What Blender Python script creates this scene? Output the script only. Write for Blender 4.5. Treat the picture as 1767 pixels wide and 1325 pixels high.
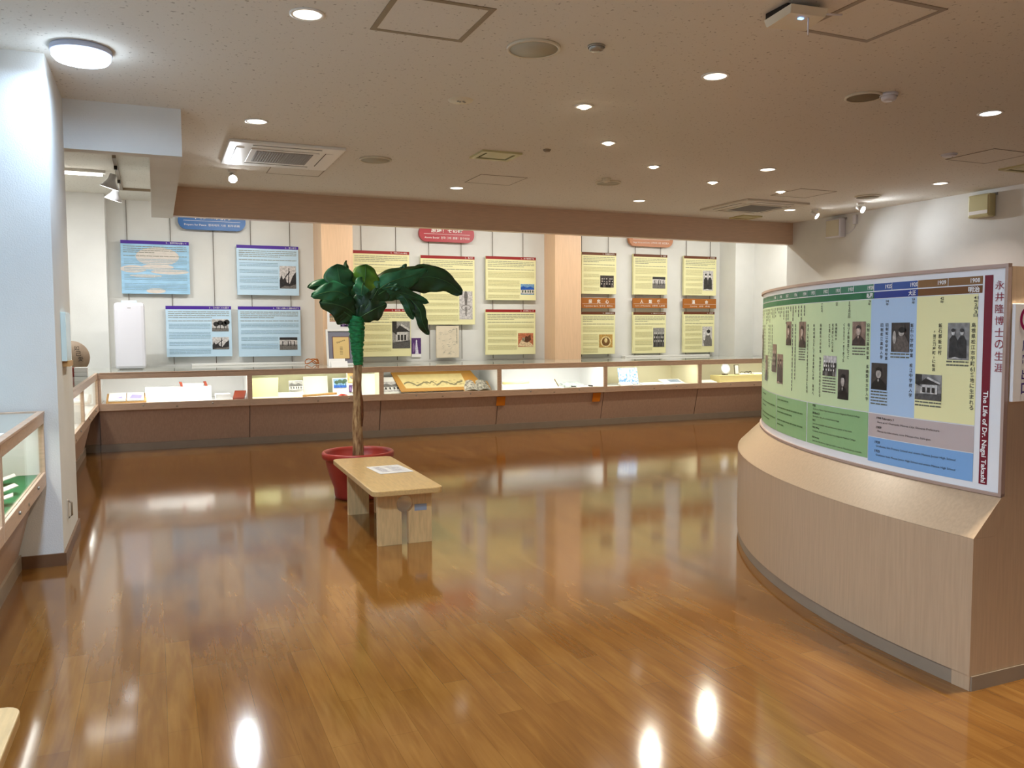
import bpy, bmesh, math, random
from mathutils import Vector, Matrix
random.seed(7)
R = math.radians
PI = math.pi
for o in list(bpy.data.objects):
    bpy.data.objects.remove(o)
scene = bpy.context.scene
col = scene.collection

# ------------------------------------------------------------------ camera
cam = bpy.data.cameras.new('camera')
camo = bpy.data.objects.new('camera', cam)
col.objects.link(camo)
cam.sensor_width = 36.0
cam.lens = 1430.0 / 1767.0 * 36.0
cam.clip_start = 0.05
right = Vector((0.9187, -0.39494, -0.0045))
down = Vector((-0.02945, -0.05714, -0.99793))
fwd = Vector((0.39387, 0.91693, -0.06412))
m3 = Matrix((right, -down, -fwd)).transposed()
camo.matrix_world = Matrix.Translation((0, 0, 1.4)) @ m3.to_4x4()
scene.camera = camo
# ------------------------------------------------------------------ view, world
scene.view_settings.view_transform = 'Standard'
scene.view_settings.look = 'None'
scene.view_settings.exposure = 0.10
scene.view_settings.gamma = 1.0
scene.view_settings.use_curve_mapping = False
w = bpy.data.worlds.new('world')
scene.world = w
w.use_nodes = True
w.node_tree.nodes['Background'].inputs[0].default_value = (0.8, 0.85, 1, 1)
w.node_tree.nodes['Background'].inputs[1].default_value = 0.05
WARM = (1.0, 0.91, 0.75)
NEUT = (1.0, 0.96, 0.90)
COOL = (0.72, 0.84, 1.0)

def area_light(name, parent, loc, size, power, color, rot=(0, 0, 0), size_y=None, spread=180):
    l = bpy.data.lights.new(name, 'AREA')
    l.energy = power
    l.color = color
    l.size = size
    if size_y:
        l.shape = 'RECTANGLE'
        l.size_y = size_y
    else:
        l.shape = 'DISK'
    l.spread = R(spread)
    o = bpy.data.objects.new(name, l)
    col.objects.link(o)
    o.parent = parent
    o.location = loc
    o.rotation_euler = rot
    return o

def spot_light(name, parent, loc, target, power, color, angle=60, blend=0.8, radius=0.04):
    l = bpy.data.lights.new(name, 'SPOT')
    l.energy = power
    l.color = color
    l.spot_size = R(angle)
    l.spot_blend = blend
    l.shadow_soft_size = radius
    o = bpy.data.objects.new(name, l)
    col.objects.link(o)
    o.parent = parent
    o.location = loc
    d = Vector(target) - Vector(loc)
    o.rotation_euler = d.to_track_quat('-Z', 'Y').to_euler()
    return o

# ------------------------------------------------------------------ materials
def srgb(c):
    r = []
    for v in c[:3]:
        v = v / 255.0
        r.append(v / 12.92 if v <= 0.04045 else ((v + 0.055) / 1.055) ** 2.4)
    return (r[0], r[1], r[2], 1.0)

MC = {}
def mat(name, c, rough=0.5, spec=0.5, metal=0.0, var=0.0, scale=8.0, stretch=(1, 1, 1), bump=0.0, bscale=60.0,
        emit=0.0, coat=0.0, ecol=None, c2=None):
    if name in MC:
        return MC[name]
    m = bpy.data.materials.new(name)
    MC[name] = m
    m.use_nodes = True
    nt = m.node_tree
    b = nt.nodes['Principled BSDF']
    cc = srgb(c)
    b.inputs['Base Color'].default_value = cc
    b.inputs['Roughness'].default_value = rough
    b.inputs['Specular IOR Level'].default_value = spec
    b.inputs['Metallic'].default_value = metal
    b.inputs['Coat Weight'].default_value = coat
    b.inputs['Coat Roughness'].default_value = 0.1
    if emit > 0:
        b.inputs['Emission Color'].default_value = srgb(ecol) if ecol else cc
        b.inputs['Emission Strength'].default_value = emit
    tc = nt.nodes.new('ShaderNodeTexCoord')
    if var > 0:
        mp = nt.nodes.new('ShaderNodeMapping')
        mp.inputs['Scale'].default_value = stretch
        nt.links.new(tc.outputs['Object'], mp.inputs[0])
        n = nt.nodes.new('ShaderNodeTexNoise')
        n.inputs['Scale'].default_value = scale
        n.inputs['Detail'].default_value = 4
        nt.links.new(mp.outputs[0], n.inputs['Vector'])
        r = nt.nodes.new('ShaderNodeValToRGB')
        r.color_ramp.elements[0].position = 0.35
        r.color_ramp.elements[1].position = 0.65
        k = 1 - var
        r.color_ramp.elements[0].color = srgb(c2) if c2 else (cc[0] * k, cc[1] * k, cc[2] * k, 1)
        k = 1 + var * 0.5
        r.color_ramp.elements[1].color = cc if c2 else (min(1, cc[0] * k), min(1, cc[1] * k), min(1, cc[2] * k), 1)
        nt.links.new(n.outputs['Fac'], r.inputs[0])
        nt.links.new(r.outputs[0], b.inputs['Base Color'])
    if bump > 0:
        n2 = nt.nodes.new('ShaderNodeTexNoise')
        n2.inputs['Scale'].default_value = bscale
        n2.inputs['Detail'].default_value = 3
        nt.links.new(tc.outputs['Object'], n2.inputs['Vector'])
        bp = nt.nodes.new('ShaderNodeBump')
        bp.inputs['Strength'].default_value = bump
        bp.inputs['Distance'].default_value = 0.01
        nt.links.new(n2.outputs['Fac'], bp.inputs['Height'])
        nt.links.new(bp.outputs[0], b.inputs['Normal'])
    return m

def emis(name, c, s):
    if name in MC:
        return MC[name]
    m = bpy.data.materials.new(name)
    MC[name] = m
    m.use_nodes = True
    nt = m.node_tree
    nt.nodes.remove(nt.nodes['Principled BSDF'])
    e = nt.nodes.new('ShaderNodeEmission')
    e.inputs[0].default_value = (c[0], c[1], c[2], 1)
    e.inputs[1].default_value = s
    nt.links.new(e.outputs[0], nt.nodes['Material Output'].inputs[0])
    return m

def glass_mat():
    m = bpy.data.materials.new('clear_glass')
    m.use_nodes = True
    nt = m.node_tree
    nt.nodes.remove(nt.nodes['Principled BSDF'])
    t = nt.nodes.new('ShaderNodeBsdfTransparent')
    t.inputs[0].default_value = (0.97, 0.99, 0.98, 1)
    g = nt.nodes.new('ShaderNodeBsdfGlossy')
    g.inputs['Roughness'].default_value = 0.02
    f = nt.nodes.new('ShaderNodeFresnel')
    f.inputs[0].default_value = 1.35
    h = nt.nodes.new('ShaderNodeMath')
    h.operation = 'MULTIPLY'
    h.inputs[1].default_value = 0.35
    nt.links.new(f.outputs[0], h.inputs[0])
    x = nt.nodes.new('ShaderNodeMixShader')
    nt.links.new(h.outputs[0], x.inputs[0])
    nt.links.new(t.outputs[0], x.inputs[1])
    nt.links.new(g.outputs[0], x.inputs[2])
    nt.links.new(x.outputs[0], nt.nodes['Material Output'].inputs[0])
    return m
GLASS = glass_mat()

def floor_mat():
    m = bpy.data.materials.new('parquet')
    m.use_nodes = True
    nt = m.node_tree
    N = nt.nodes.new
    L = nt.links.new
    b = nt.nodes['Principled BSDF']
    tc = N('ShaderNodeTexCoord')
    mp = N('ShaderNodeMapping')
    mp.inputs['Rotation'].default_value = (0, 0, R(90))
    L(tc.outputs['Object'], mp.inputs[0])
    br = N('ShaderNodeTexBrick')
    br.offset = 0.37
    br.inputs['Scale'].default_value = 1.0
    br.inputs['Mortar Size'].default_value = 0.0008
    br.inputs['Mortar Smooth'].default_value = 0.3
    br.inputs['Brick Width'].default_value = 0.91
    br.inputs['Row Height'].default_value = 0.101
    br.inputs['Bias'].default_value = 0.0
    br.inputs['Color1'].default_value = (0.41, 0.41, 0.41, 1)
    br.inputs['Color2'].default_value = (0.67, 0.67, 0.67, 1)
    br.inputs['Mortar'].default_value = (0.0, 0.0, 0.0, 1)
    L(mp.outputs[0], br.inputs['Vector'])
    # long grain
    mg = N('ShaderNodeMapping')
    mg.inputs['Scale'].default_value = (30, 2.6, 1)
    L(tc.outputs['Object'], mg.inputs[0])
    n = N('ShaderNodeTexNoise')
    n.inputs['Scale'].default_value = 1.0
    n.inputs['Detail'].default_value = 3
    n.inputs['Distortion'].default_value = 1.2
    L(mg.outputs[0], n.inputs['Vector'])
    mc = N('ShaderNodeMapping')
    mc.inputs['Scale'].default_value = (14, 2.4, 1)
    L(tc.outputs['Object'], mc.inputs[0])
    n2 = N('ShaderNodeTexNoise')
    n2.inputs['Scale'].default_value = 1.0
    n2.inputs['Detail'].default_value = 2
    L(mc.outputs[0], n2.inputs['Vector'])
    a = N('ShaderNodeMath'); a.operation = 'MULTIPLY'; a.inputs[1].default_value = 0.46
    L(br.outputs['Color'], a.inputs[0])
    a2 = N('ShaderNodeMath'); a2.operation = 'MULTIPLY_ADD'; a2.inputs[1].default_value = 0.26
    L(n.outputs['Fac'], a2.inputs[0]); L(a.outputs[0], a2.inputs[2])
    a3 = N('ShaderNodeMath'); a3.operation = 'MULTIPLY_ADD'; a3.inputs[1].default_value = 0.30
    L(n2.outputs['Fac'], a3.inputs[0]); L(a2.outputs[0], a3.inputs[2])
    r = N('ShaderNodeValToRGB')
    e = r.color_ramp.elements
    e[0].position = 0.32; e[0].color = srgb((92, 56, 22))
    e[1].position = 0.76; e[1].color = srgb((142, 102, 50))
    k = r.color_ramp.elements.new(0.54); k.color = srgb((118, 78, 34))
    L(a3.outputs[0], r.inputs[0])
    dk = N('ShaderNodeMix'); dk.data_type = 'RGBA'
    L(br.outputs['Fac'], dk.inputs[0]); L(r.outputs[0], dk.inputs[6]); dk.inputs[7].default_value = srgb((98, 66, 28))
    L(dk.outputs[2], b.inputs['Base Color'])
    b.inputs['Roughness'].default_value = 0.095
    b.inputs['Specular IOR Level'].default_value = 0.8
    nb = N('ShaderNodeTexNoise'); nb.inputs['Scale'].default_value = 2.2; nb.inputs['Detail'].default_value = 1
    L(tc.outputs['Object'], nb.inputs['Vector'])
    sm = N('ShaderNodeMath'); sm.operation = 'MULTIPLY_ADD'; sm.inputs[1].default_value = -0.008
    L(br.outputs['Fac'], sm.inputs[0]); L(nb.outputs['Fac'], sm.inputs[2])
    bp = N('ShaderNodeBump'); bp.inputs['Strength'].default_value = 0.022; bp.inputs['Distance'].default_value = 0.02
    L(sm.outputs[0], bp.inputs['Height']); L(bp.outputs[0], b.inputs['Normal'])
    return m

def ceiling_mat():
    m = bpy.data.materials.new('ceiling_board')
    m.use_nodes = True
    nt = m.node_tree
    N = nt.nodes.new
    L = nt.links.new
    b = nt.nodes['Principled BSDF']
    b.inputs['Roughness'].default_value = 0.9
    tc = N('ShaderNodeTexCoord')
    n = N('ShaderNodeTexNoise'); n.inputs['Scale'].default_value = 42; n.inputs['Detail'].default_value = 3
    L(tc.outputs['Object'], n.inputs['Vector'])
    r = N('ShaderNodeValToRGB')
    r.color_ramp.elements[0].position = 0.30; r.color_ramp.elements[0].color = srgb((176, 170, 158))
    r.color_ramp.elements[1].position = 0.36; r.color_ramp.elements[1].color = srgb((226, 222, 212))
    L(n.outputs['Fac'], r.inputs[0]); L(r.outputs[0], b.inputs['Base Color'])
    bp = N('ShaderNodeBump'); bp.inputs['Strength'].default_value = 0.25; bp.inputs['Distance'].default_value = 0.004
    L(n.outputs['Fac'], bp.inputs['Height']); L(bp.outputs[0], b.inputs['Normal'])
    return m

FLOOR = floor_mat()
CEIL = ceiling_mat()
WALL = mat('wallpaper', (224, 224, 220), 0.85, 0.2, var=0.03, scale=3, bump=0.15, bscale=120)
LAM = mat('beige_laminate', (190, 162, 132), 0.32, 0.5, var=0.07, scale=4, stretch=(22, 22, 1.2))
BEAMW = mat('beam_laminate', (212, 184, 160), 0.35, 0.5, var=0.06, scale=3, stretch=(2, 20, 20))
FRAME = mat('case_frame_wood', (202, 172, 146), 0.38, 0.5, var=0.10, scale=6, stretch=(2, 2, 14))
PANEL = mat('case_base_laminate', (184, 154, 132), 0.45, 0.4, var=0.08, scale=5, stretch=(16, 16, 2))
PLINTH = mat('plinth_vinyl', (146, 130, 112), 0.4, 0.5, var=0.05)
PILW = mat('pillar_laminate', (228, 192, 156), 0.4, 0.4, var=0.05, scale=4, stretch=(18, 18, 1))
BASEB = mat('brown_skirting', (112, 80, 54), 0.4, 0.5)
WHITEP = mat('white_plastic', (222, 222, 230), 0.35, 0.5)
CREAM = mat('cream_plastic', (222, 214, 192), 0.45, 0.5)
OLIVE = mat('aged_cream_plastic', (196, 188, 140), 0.4, 0.5)
WPAINT = mat('white_enamel', (238, 237, 232), 0.4, 0.5)
INSIDE = mat('case_lining', (244, 243, 240), 0.8, 0.2)
TOPG = mat('counter_glass', (176, 178, 166), 0.05, 0.7)
ALU = mat('aluminium', (170, 168, 160), 0.35, 0.5, metal=0.7)
ALUB = mat('bronze_aluminium', (146, 130, 108), 0.4, 0.5, metal=0.3)
DARK = mat('dark_gap', (52, 46, 40), 0.8, 0.2)
GREYG = mat('grey_grille', (150, 148, 144), 0.7, 0.3)
WIREM = mat('hanging_wire', (96, 84, 70), 0.5, 0.4)
CARD = mat('white_card', (244, 243, 240), 0.6, 0.3)
INK = mat('printed_ink', (70, 66, 60), 0.7, 0.2)
WINK = mat('white_print', (246, 244, 240), 0.6, 0.3)
OAK = mat('bench_wood', (192, 158, 106), 0.35, 0.5, var=0.12, scale=5, stretch=(14, 2, 14))
OAKL = mat('bench_leg_wood', (216, 182, 130), 0.4, 0.5, var=0.12, scale=5, stretch=(14, 14, 2))
FELT = mat('green_felt', (56, 128, 86), 0.95, 0.1)
RED = mat('sign_red', (176, 48, 58), 0.4, 0.5)
BLUE = mat('sign_blue', (44, 104, 172), 0.4, 0.5)
BRN = mat('sign_brown', (182, 116, 70), 0.4, 0.5)
ORG = mat('banner_orange', (168, 100, 32), 0.5, 0.4)

# ------------------------------------------------------------------ object helpers
WL = {}
def reg(o, loc):
    WL[o.name] = Vector(loc)

def thing(name, label, cat, loc=(0, 0, 0), rotz=0.0, group=None):
    o = bpy.data.objects.new(name, None)
    o.empty_display_size = 0.1
    col.objects.link(o)
    o.location = loc
    o.rotation_euler = (0, 0, rotz)
    tag(o, label, cat, group)
    WL[o.name] = Vector(loc)
    return o

def tag(o, label=None, cat=None, group=None, kind=None):
    if label: o['label'] = label
    if cat: o['category'] = cat
    if group: o['group'] = group
    if kind: o['kind'] = kind
    return o

class MB:
    def __init__(s, xf=None):
        s.bm = bmesh.new()
        s.k = 0
        s.xf = xf
    def _v(s, p):
        p = Vector(p)
        if s.xf: p = s.xf @ p
        return s.bm.verts.new(p)
    def face(s, pts):
        try:
            f = s.bm.faces.new([s._v(p) for p in pts])
            f.material_index = s.k
            return f
        except ValueError:
            return None
    def grid(s, rows, close=False):
        vs = [[s._v(p) for p in r] for r in rows]
        for i in range(len(vs) - 1):
            n = len(vs[i])
            for j in range(n if close else n - 1):
                f = s.bm.faces.new((vs[i][j], vs[i][(j + 1) % n], vs[i + 1][(j + 1) % n], vs[i + 1][j]))
                f.material_index = s.k
                f.smooth = True
        return vs
    def hexa(s, p):
        v = [s._v(q) for q in p]
        for a in ((3, 2, 1, 0), (4, 5, 6, 7), (0, 1, 5, 4), (1, 2, 6, 5), (2, 3, 7, 6), (3, 0, 4, 7)):
            f = s.bm.faces.new([v[i] for i in a])
            f.material_index = s.k
        return v
    def box(s, x0, x1, y0, y1, z0, z1, bev=0.0):
        v = s.hexa([(x0, y0, z0), (x1, y0, z0), (x1, y1, z0), (x0, y1, z0),
                    (x0, y0, z1), (x1, y0, z1), (x1, y1, z1), (x0, y1, z1)])
        if bev > 0:
            es = set()
            for q in v:
                es.update(q.link_edges)
            bmesh.ops.bevel(s.bm, geom=list(es), offset=bev, segments=2, profile=0.5, affect='EDGES')
        return s
    def prism(s, pts, axis, a, b, smooth=False):
        def P(u, v, t):
            return {'x': (t, u, v), 'y': (u, t, v), 'z': (u, v, t)}[axis]
        A = [s._v(P(u, v, a)) for u, v in pts]
        B = [s._v(P(u, v, b)) for u, v in pts]
        n = len(pts)
        fs = [s.bm.faces.new(A), s.bm.faces.new(B[::-1])]
        for i in range(n):
            f = s.bm.faces.new((A[i], B[i], B[(i + 1) % n], A[(i + 1) % n]))
            f.smooth = smooth
            fs.append(f)
        for f in fs: f.material_index = s.k
        return s
    def lathe(s, prof, c=(0, 0, 0), seg=32, cap=True, T=None):
        c = Vector(c)
        rows = []
        for r, z in prof:
            row = []
            for j in range(seg):
                a = 2 * PI * j / seg
                p = Vector((r * math.cos(a), r * math.sin(a), z))
                if T: p = T @ p
                row.append(p + c)
            rows.append(row)
        vs = s.grid(rows, close=True)
        if cap:
            for row, fl in ((vs[0], True), (vs[-1], False)):
                try:
                    f = s.bm.faces.new(row[::-1] if fl else row)
                    f.material_index = s.k
                except ValueError:
                    pass
        return s
    def tube(s, pts, r, seg=8):
        pts = [Vector(p) for p in pts]
        rr = r if isinstance(r, (list, tuple)) else [r] * len(pts)
        rows = []
        for i, p in enumerate(pts):
            d = (pts[min(i + 1, len(pts) - 1)] - pts[max(i - 1, 0)]).normalized()
            a = d.cross(Vector((0.3, 0.2, 1)) if abs(d.z) < 0.9 else Vector((1, 0, 0))).normalized()
            b = d.cross(a)
            rows.append([p + (a * math.cos(2 * PI * j / seg) + b * math.sin(2 * PI * j / seg)) * rr[i] for j in range(seg)])
        vs = s.grid(rows, close=True)
        s.bm.faces.new(vs[0][::-1]).material_index = s.k
        s.bm.faces.new(vs[-1]).material_index = s.k
        return s
    def build(s, name, mats, parent=None, world=False, label=None, fixn=True):
        if not isinstance(mats, (list, tuple)): mats = [mats]
        if world and parent:
            sh = WL.get(parent.name, Vector((0, 0, 0)))
            bmesh.ops.translate(s.bm, verts=s.bm.verts, vec=-sh)
        if fixn:
            bmesh.ops.recalc_face_normals(s.bm, faces=s.bm.faces)
        me = bpy.data.meshes.new(name)
        s.bm.to_mesh(me)
        s.bm.free()
        for m in mats: me.materials.append(m)
        o = bpy.data.objects.new(name, me)
        col.objects.link(o)
        if parent:
            o.parent = parent
            WL[o.name] = WL.get(parent.name, Vector((0, 0, 0)))
        if label: o['label'] = label
        return o

def struct(name, mb, m):
    o = mb.build(name, m)
    o['kind'] = 'structure'
    return o

def copy_tree(o, parent=None):
    c = o.copy()
    col.objects.link(c)
    c.parent = parent
    for ch in list(o.children):
        copy_tree(ch, c)
    return c

# flat printing: a surface is a map (u, v, layer) -> point
def wallmap(x0, z0, y):
    return lambda u, v, k=0: (x0 + u, y - 0.0012 * k, z0 + v)

def pr_rect(mb, m, u0, u1, v0, v1, k=1, nu=1):
    for i in range(nu):
        a = u0 + (u1 - u0) * i / nu
        b = u0 + (u1 - u0) * (i + 1) / nu
        mb.face([m(a, v0, k), m(b, v0, k), m(b, v1, k), m(a, v1, k)])

def pr_poly(mb, m, pts, k=1):
    mb.face([m(u, v, k) for u, v in pts])

def pr_ell(mb, m, cu, cv, ru, rv, k=1, n=16):
    pr_poly(mb, m, [(cu + ru * math.cos(2 * PI * i / n), cv + rv * math.sin(2 * PI * i / n)) for i in range(n)], k)

TC = {}
def text_geo(body, size, vertical=False, bold=0.0, gap=1.0):
    key = (body, size, vertical, bold, gap)
    if key in TC: return TC[key]
    cu = bpy.data.curves.new('txt', 'FONT')
    cu.body = '\n'.join(body) if vertical else body
    cu.size = size
    cu.offset = bold
    cu.align_x = 'CENTER'
    cu.align_y = 'CENTER'
    cu.resolution_u = 2
    cu.space_line = gap
    o = bpy.data.objects.new('txt', cu)
    col.objects.link(o)
    dg = bpy.context.evaluated_depsgraph_get()
    ev = o.evaluated_get(dg)
    me = ev.to_mesh()
    vs = [(v.co.x, v.co.y) for v in me.vertices]
    fs = [tuple(p.vertices) for p in me.polygons]
    ev.to_mesh_clear()
    bpy.data.objects.remove(o)
    bpy.data.curves.remove(cu)
    TC[key] = (vs, fs)
    return TC[key]

def pr_text(mb, m, body, u, v, w=None, h=None, size=0.05, k=2, vertical=False, rot=0.0, bold=0.0, gap=1.0):
    """print text centred on (u, v), fitted to w x h if given"""
    vs, fs = text_geo(body, size, vertical, bold, gap)
    if not vs: return
    xs = [p[0] for p in vs]; ys = [p[1] for p in vs]
    cx, cy = (min(xs) + max(xs)) / 2, (min(ys) + max(ys)) / 2
    ww, hh = max(xs) - min(xs), max(ys) - min(ys)
    sx = sy = 1.0
    if w: sx = w / max(ww, 1e-6)
    if h: sy = h / max(hh, 1e-6)
    if w and not h: sy = sx
    if h and not w: sx = sy
    c, s_ = math.cos(rot), math.sin(rot)
    V = []
    for x, y in vs:
        a, b = (x - cx) * sx, (y - cy) * sy
        a, b = a * c - b * s_, a * s_ + b * c
        V.append(mb._v(m(u + a, v + b, k)))
    for f in fs:
        try:
            mb.bm.faces.new([V[i] for i in f]).material_index = mb.k
        except ValueError:
            pass

def pr_lines(mb, m, u0, u1, v0, v1, pitch, th, k=1, fill=0.85, wmin=0.01, wmax=0.05, para=6):
    rnd = random.Random(int((u0 + v0 * 7 + u1 * 13) * 1000))
    v = v1 - th
    i = 0
    while v > v0:
        i += 1
        if para and i % para == 0:
            v -= pitch * 0.8
        u = u0
        end = u1 if (not para or i % para != para - 1) else u0 + (u1 - u0) * rnd.uniform(0.3, 0.8)
        while u < end:
            wd = rnd.uniform(wmin, wmax)
            pr_rect(mb, m, u, min(u + wd * fill, end), v, v + th, k)
            u += wd
        v -= pitch
    return mb

def pr_vlines(mb, m, us, v0, v1, th, k=1, ch=0.02):
    rnd = random.Random(int(v1 * 1000))
    for u, a, b in us:
        v = a
        while v > b:
            h = rnd.uniform(0.55, 0.95) * ch
            pr_rect(mb, m, u - th / 2, u + th / 2, max(v - h, b), v, k)
            v -= ch

PHM = {}
def photo_mats(tone):
    if tone in PHM: return PHM[tone]
    T = {
        'grey': ((150, 148, 144), (60, 58, 56), (205, 203, 198), (92, 90, 88)),
        'pale': ((206, 202, 200), (54, 52, 52), (232, 230, 226), (120, 116, 112)),
        'dark': ((70, 62, 58), (28, 26, 26), (186, 178, 170), (104, 94, 88)),
        'sepia': ((150, 122, 106), (66, 50, 46), (206, 184, 168), (110, 84, 72)),
        'colour': ((120, 160, 196), (52, 84, 60), (216, 210, 200), (44, 92, 180)),
        'warm': ((196, 120, 84), (100, 66, 44), (226, 200, 160), (150, 140, 116)),
        'gold': ((196, 156, 84), (120, 84, 40), (232, 210, 150), (90, 96, 84)),
        'violet': ((92, 60, 120), (46, 34, 70), (226, 222, 236), (140, 110, 160)),
    }[tone]
    r = []
    for i, c in enumerate(T):
        r.append(mat('photo_%s_%s' % (tone, ('ground', 'shadow', 'highlight', 'midtone')[i]), c, 0.35, 0.4, var=0.35, scale=38 + 9 * i))
    PHM[tone] = r
    return r

def photograph(m, u0, u1, v0, v1, kind, tone, parent, name='photograph', k=2, label=None):
    mb = MB()
    W_, H_ = u1 - u0, v1 - v0
    def q(a, b): return (u0 + a * W_, v0 + b * H_)
    def poly(i, pts, kk=1):
        mb.k = i
        pr_poly(mb, m, [q(a, b) for a, b in pts], k + kk)
    def ell(i, a, b, ra, rb, kk=1):
        mb.k = i
        pr_ell(mb, m, u0 + a * W_, v0 + b * H_, ra * W_, rb * H_, k + kk)
    mb.k = 0
    pr_rect(mb, m, u0, u1, v0, v1, k, nu=2)
    if kind == 'portrait':
        poly(1, [(0.0, 0), (0.04, 0.2), (0.3, 0.36), (0.42, 0.42), (0.6, 0.42), (0.72, 0.36), (0.95, 0.22), (1, 0)])
        ell(2, 0.5, 0.60, 0.17, 0.17, 2)
        poly(1, [(0.31, 0.66), (0.34, 0.8), (0.5, 0.86), (0.66, 0.8), (0.69, 0.66), (0.6, 0.72), (0.4, 0.72)], 3)
        poly(2, [(0.44, 0.36), (0.5, 0.28), (0.56, 0.36), (0.5, 0.42)], 3)
    elif kind == 'seated':
        poly(3, [(0.2, 0), (0.1, 0.3), (0.4, 0.55), (0.75, 0.58), (0.98, 0.3), (1, 0)])
        ell(2, 0.58, 0.66, 0.15, 0.12, 2)
        ell(1, 0.62, 0.75, 0.18, 0.1, 3)
        ell(2, 0.2, 0.5, 0.1, 0.22, 2)
    elif kind == 'couple':
        for a in (0.28, 0.68):
            poly(1, [(a - 0.2, 0.05), (a - 0.18, 0.55), (a - 0.06, 0.66), (a + 0.08, 0.66), (a + 0.2, 0.52), (a + 0.22, 0.05)])
            ell(2, a, 0.74, 0.08, 0.075, 2)
            ell(1, a, 0.8, 0.09, 0.05, 3)
        poly(2, [(0.1, 0.03), (0.4, 0.08), (0.7, 0.03)], 3)
    elif kind == 'group':
        rnd = random.Random(int(u0 * 997 + v0 * 31))
        for row, hh in ((0.72, 0), (0.5, 1), (0.3, 2)):
            n = 5
            for i in range(n):
                a = 0.12 + 0.76 * i / (n - 1) + rnd.uniform(-0.03, 0.03)
                poly(1 if (i + hh) % 3 else 3, [(a - 0.09, row - 0.3), (a - 0.08, row - 0.06), (a + 0.08, row - 0.06), (a + 0.09, row - 0.3)], 1 + hh)
                ell(2, a, row, 0.045, 0.06, 2 + hh)
    elif kind == 'house':
        poly(3, [(0, 0), (0, 0.22), (1, 0.3), (1, 0)])
        poly(1, [(0, 0.62), (0.25, 0.5), (0.25, 1), (0, 1)])
        poly(2, [(0.2, 0.25), (0.2, 0.62), (0.85, 0.62), (0.85, 0.25)])
        poly(1, [(0.1, 0.6), (0.5, 0.92), (0.95, 0.62)], 2)
        poly(2, [(0.45, 0.85), (0.5, 0.92), (0.98, 0.7), (0.95, 0.64)], 3)
        for a in (0.3, 0.48, 0.66):
            poly(1, [(a, 0.3), (a, 0.5), (a + 0.11, 0.5), (a + 0.11, 0.3)], 3)
    elif kind == 'ruin':
        poly(1, [(0, 0), (0, 0.35), (0.1, 0.6), (0.2, 0.4), (0.35, 0.5), (0.42, 0.28), (0.6, 0.2), (0.8, 0.55), (1, 0.75), (1, 0)])
        poly(3, [(0, 0), (0.3, 0.12), (0.6, 0.1), (1, 0.2), (1, 0)], 2)
        poly(1, [(0.3, 0.5), (0.62, 0.78), (0.64, 0.74), (0.34, 0.46)], 2)
        poly(1, [(0.5, 0.2), (0.55, 0.9), (0.58, 0.9), (0.56, 0.2)], 2)
    elif kind == 'trees':
        poly(3, [(0, 0), (0, 0.3), (1, 0.25), (1, 0)])
        for a, b in ((0.25, 0.6), (0.5, 0.7), (0.75, 0.62), (0.9, 0.75)):
            ell(1, a, b, 0.17, 0.2, 2)
            poly(1, [(a - 0.02, 0.2), (a - 0.02, b), (a + 0.02, b), (a + 0.02, 0.2)], 3)
    elif kind == 'field':
        poly(3, [(0, 0), (0, 0.42), (1, 0.42), (1, 0)])
        poly(1, [(0, 0.8), (0, 1), (1, 1), (1, 0.76), (0.6, 0.8)], 1)
        for a in (0.15, 0.45, 0.6, 0.8):
            poly(1, [(a, 0.3), (a, 0.7), (a + 0.05, 0.7), (a + 0.05, 0.3)], 2)
    elif kind == 'coast':
        poly(3, [(0, 0.4), (0, 0.7), (0.2, 0.8), (0.45, 0.66), (0.7, 0.8), (1, 0.6), (1, 0.4)])
        poly(2, [(0, 0.1), (0, 0.45), (1, 0.48), (1, 0.1)], 2)
        for a in (0.1, 0.3, 0.5, 0.66, 0.84):
            poly(1, [(a, 0.2), (a, 0.42), (a + 0.08, 0.42), (a + 0.08, 0.2)], 3)
    elif kind == 'painting':
        poly(2, [(0, 0.05), (0.2, 0.5), (0.7, 0.4), (1, 0.1), (1, 0)], 1)
        poly(1, [(0.35, 0.4), (0.5, 0.8), (0.62, 0.75), (0.8, 0.9), (0.85, 0.5), (0.6, 0.3)], 2)
        ell(3, 0.35, 0.55, 0.1, 0.14, 3)
    elif kind == 'statue':
        poly(2, [(0.36, 0.0), (0.4, 0.5), (0.44, 0.72), (0.58, 0.72), (0.62, 0.5), (0.72, 0.0)])
        ell(2, 0.51, 0.8, 0.08, 0.09, 2)
        ell(3, 0.2, 0.4, 0.12, 0.3, 1)
    elif kind == 'sketch':
        ell(3, 0.5, 0.83, 0.14, 0.18, 1)
        poly(3, [(0.42, 0.5), (0.38, 0.8), (0.62, 0.8), (0.58, 0.5)], 2)
        ell(3, 0.5, 0.42, 0.36, 0.1, 1)
        ell(0, 0.5, 0.42, 0.31, 0.08, 2)
        poly(3, [(0.46, 0.12), (0.44, 0.45), (0.56, 0.45), (0.54, 0.12)], 3)
    elif kind == 'dome':
        ell(2, 0.5, 0.45, 0.4, 0.42)
        ell(1, 0.5, 0.45, 0.3, 0.33, 2)
        ell(2, 0.5, 0.55, 0.12, 0.18, 3)
    o = mb.build(name, photo_mats(tone), parent, world=True, label=label, fixn=False)
    return o

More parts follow.
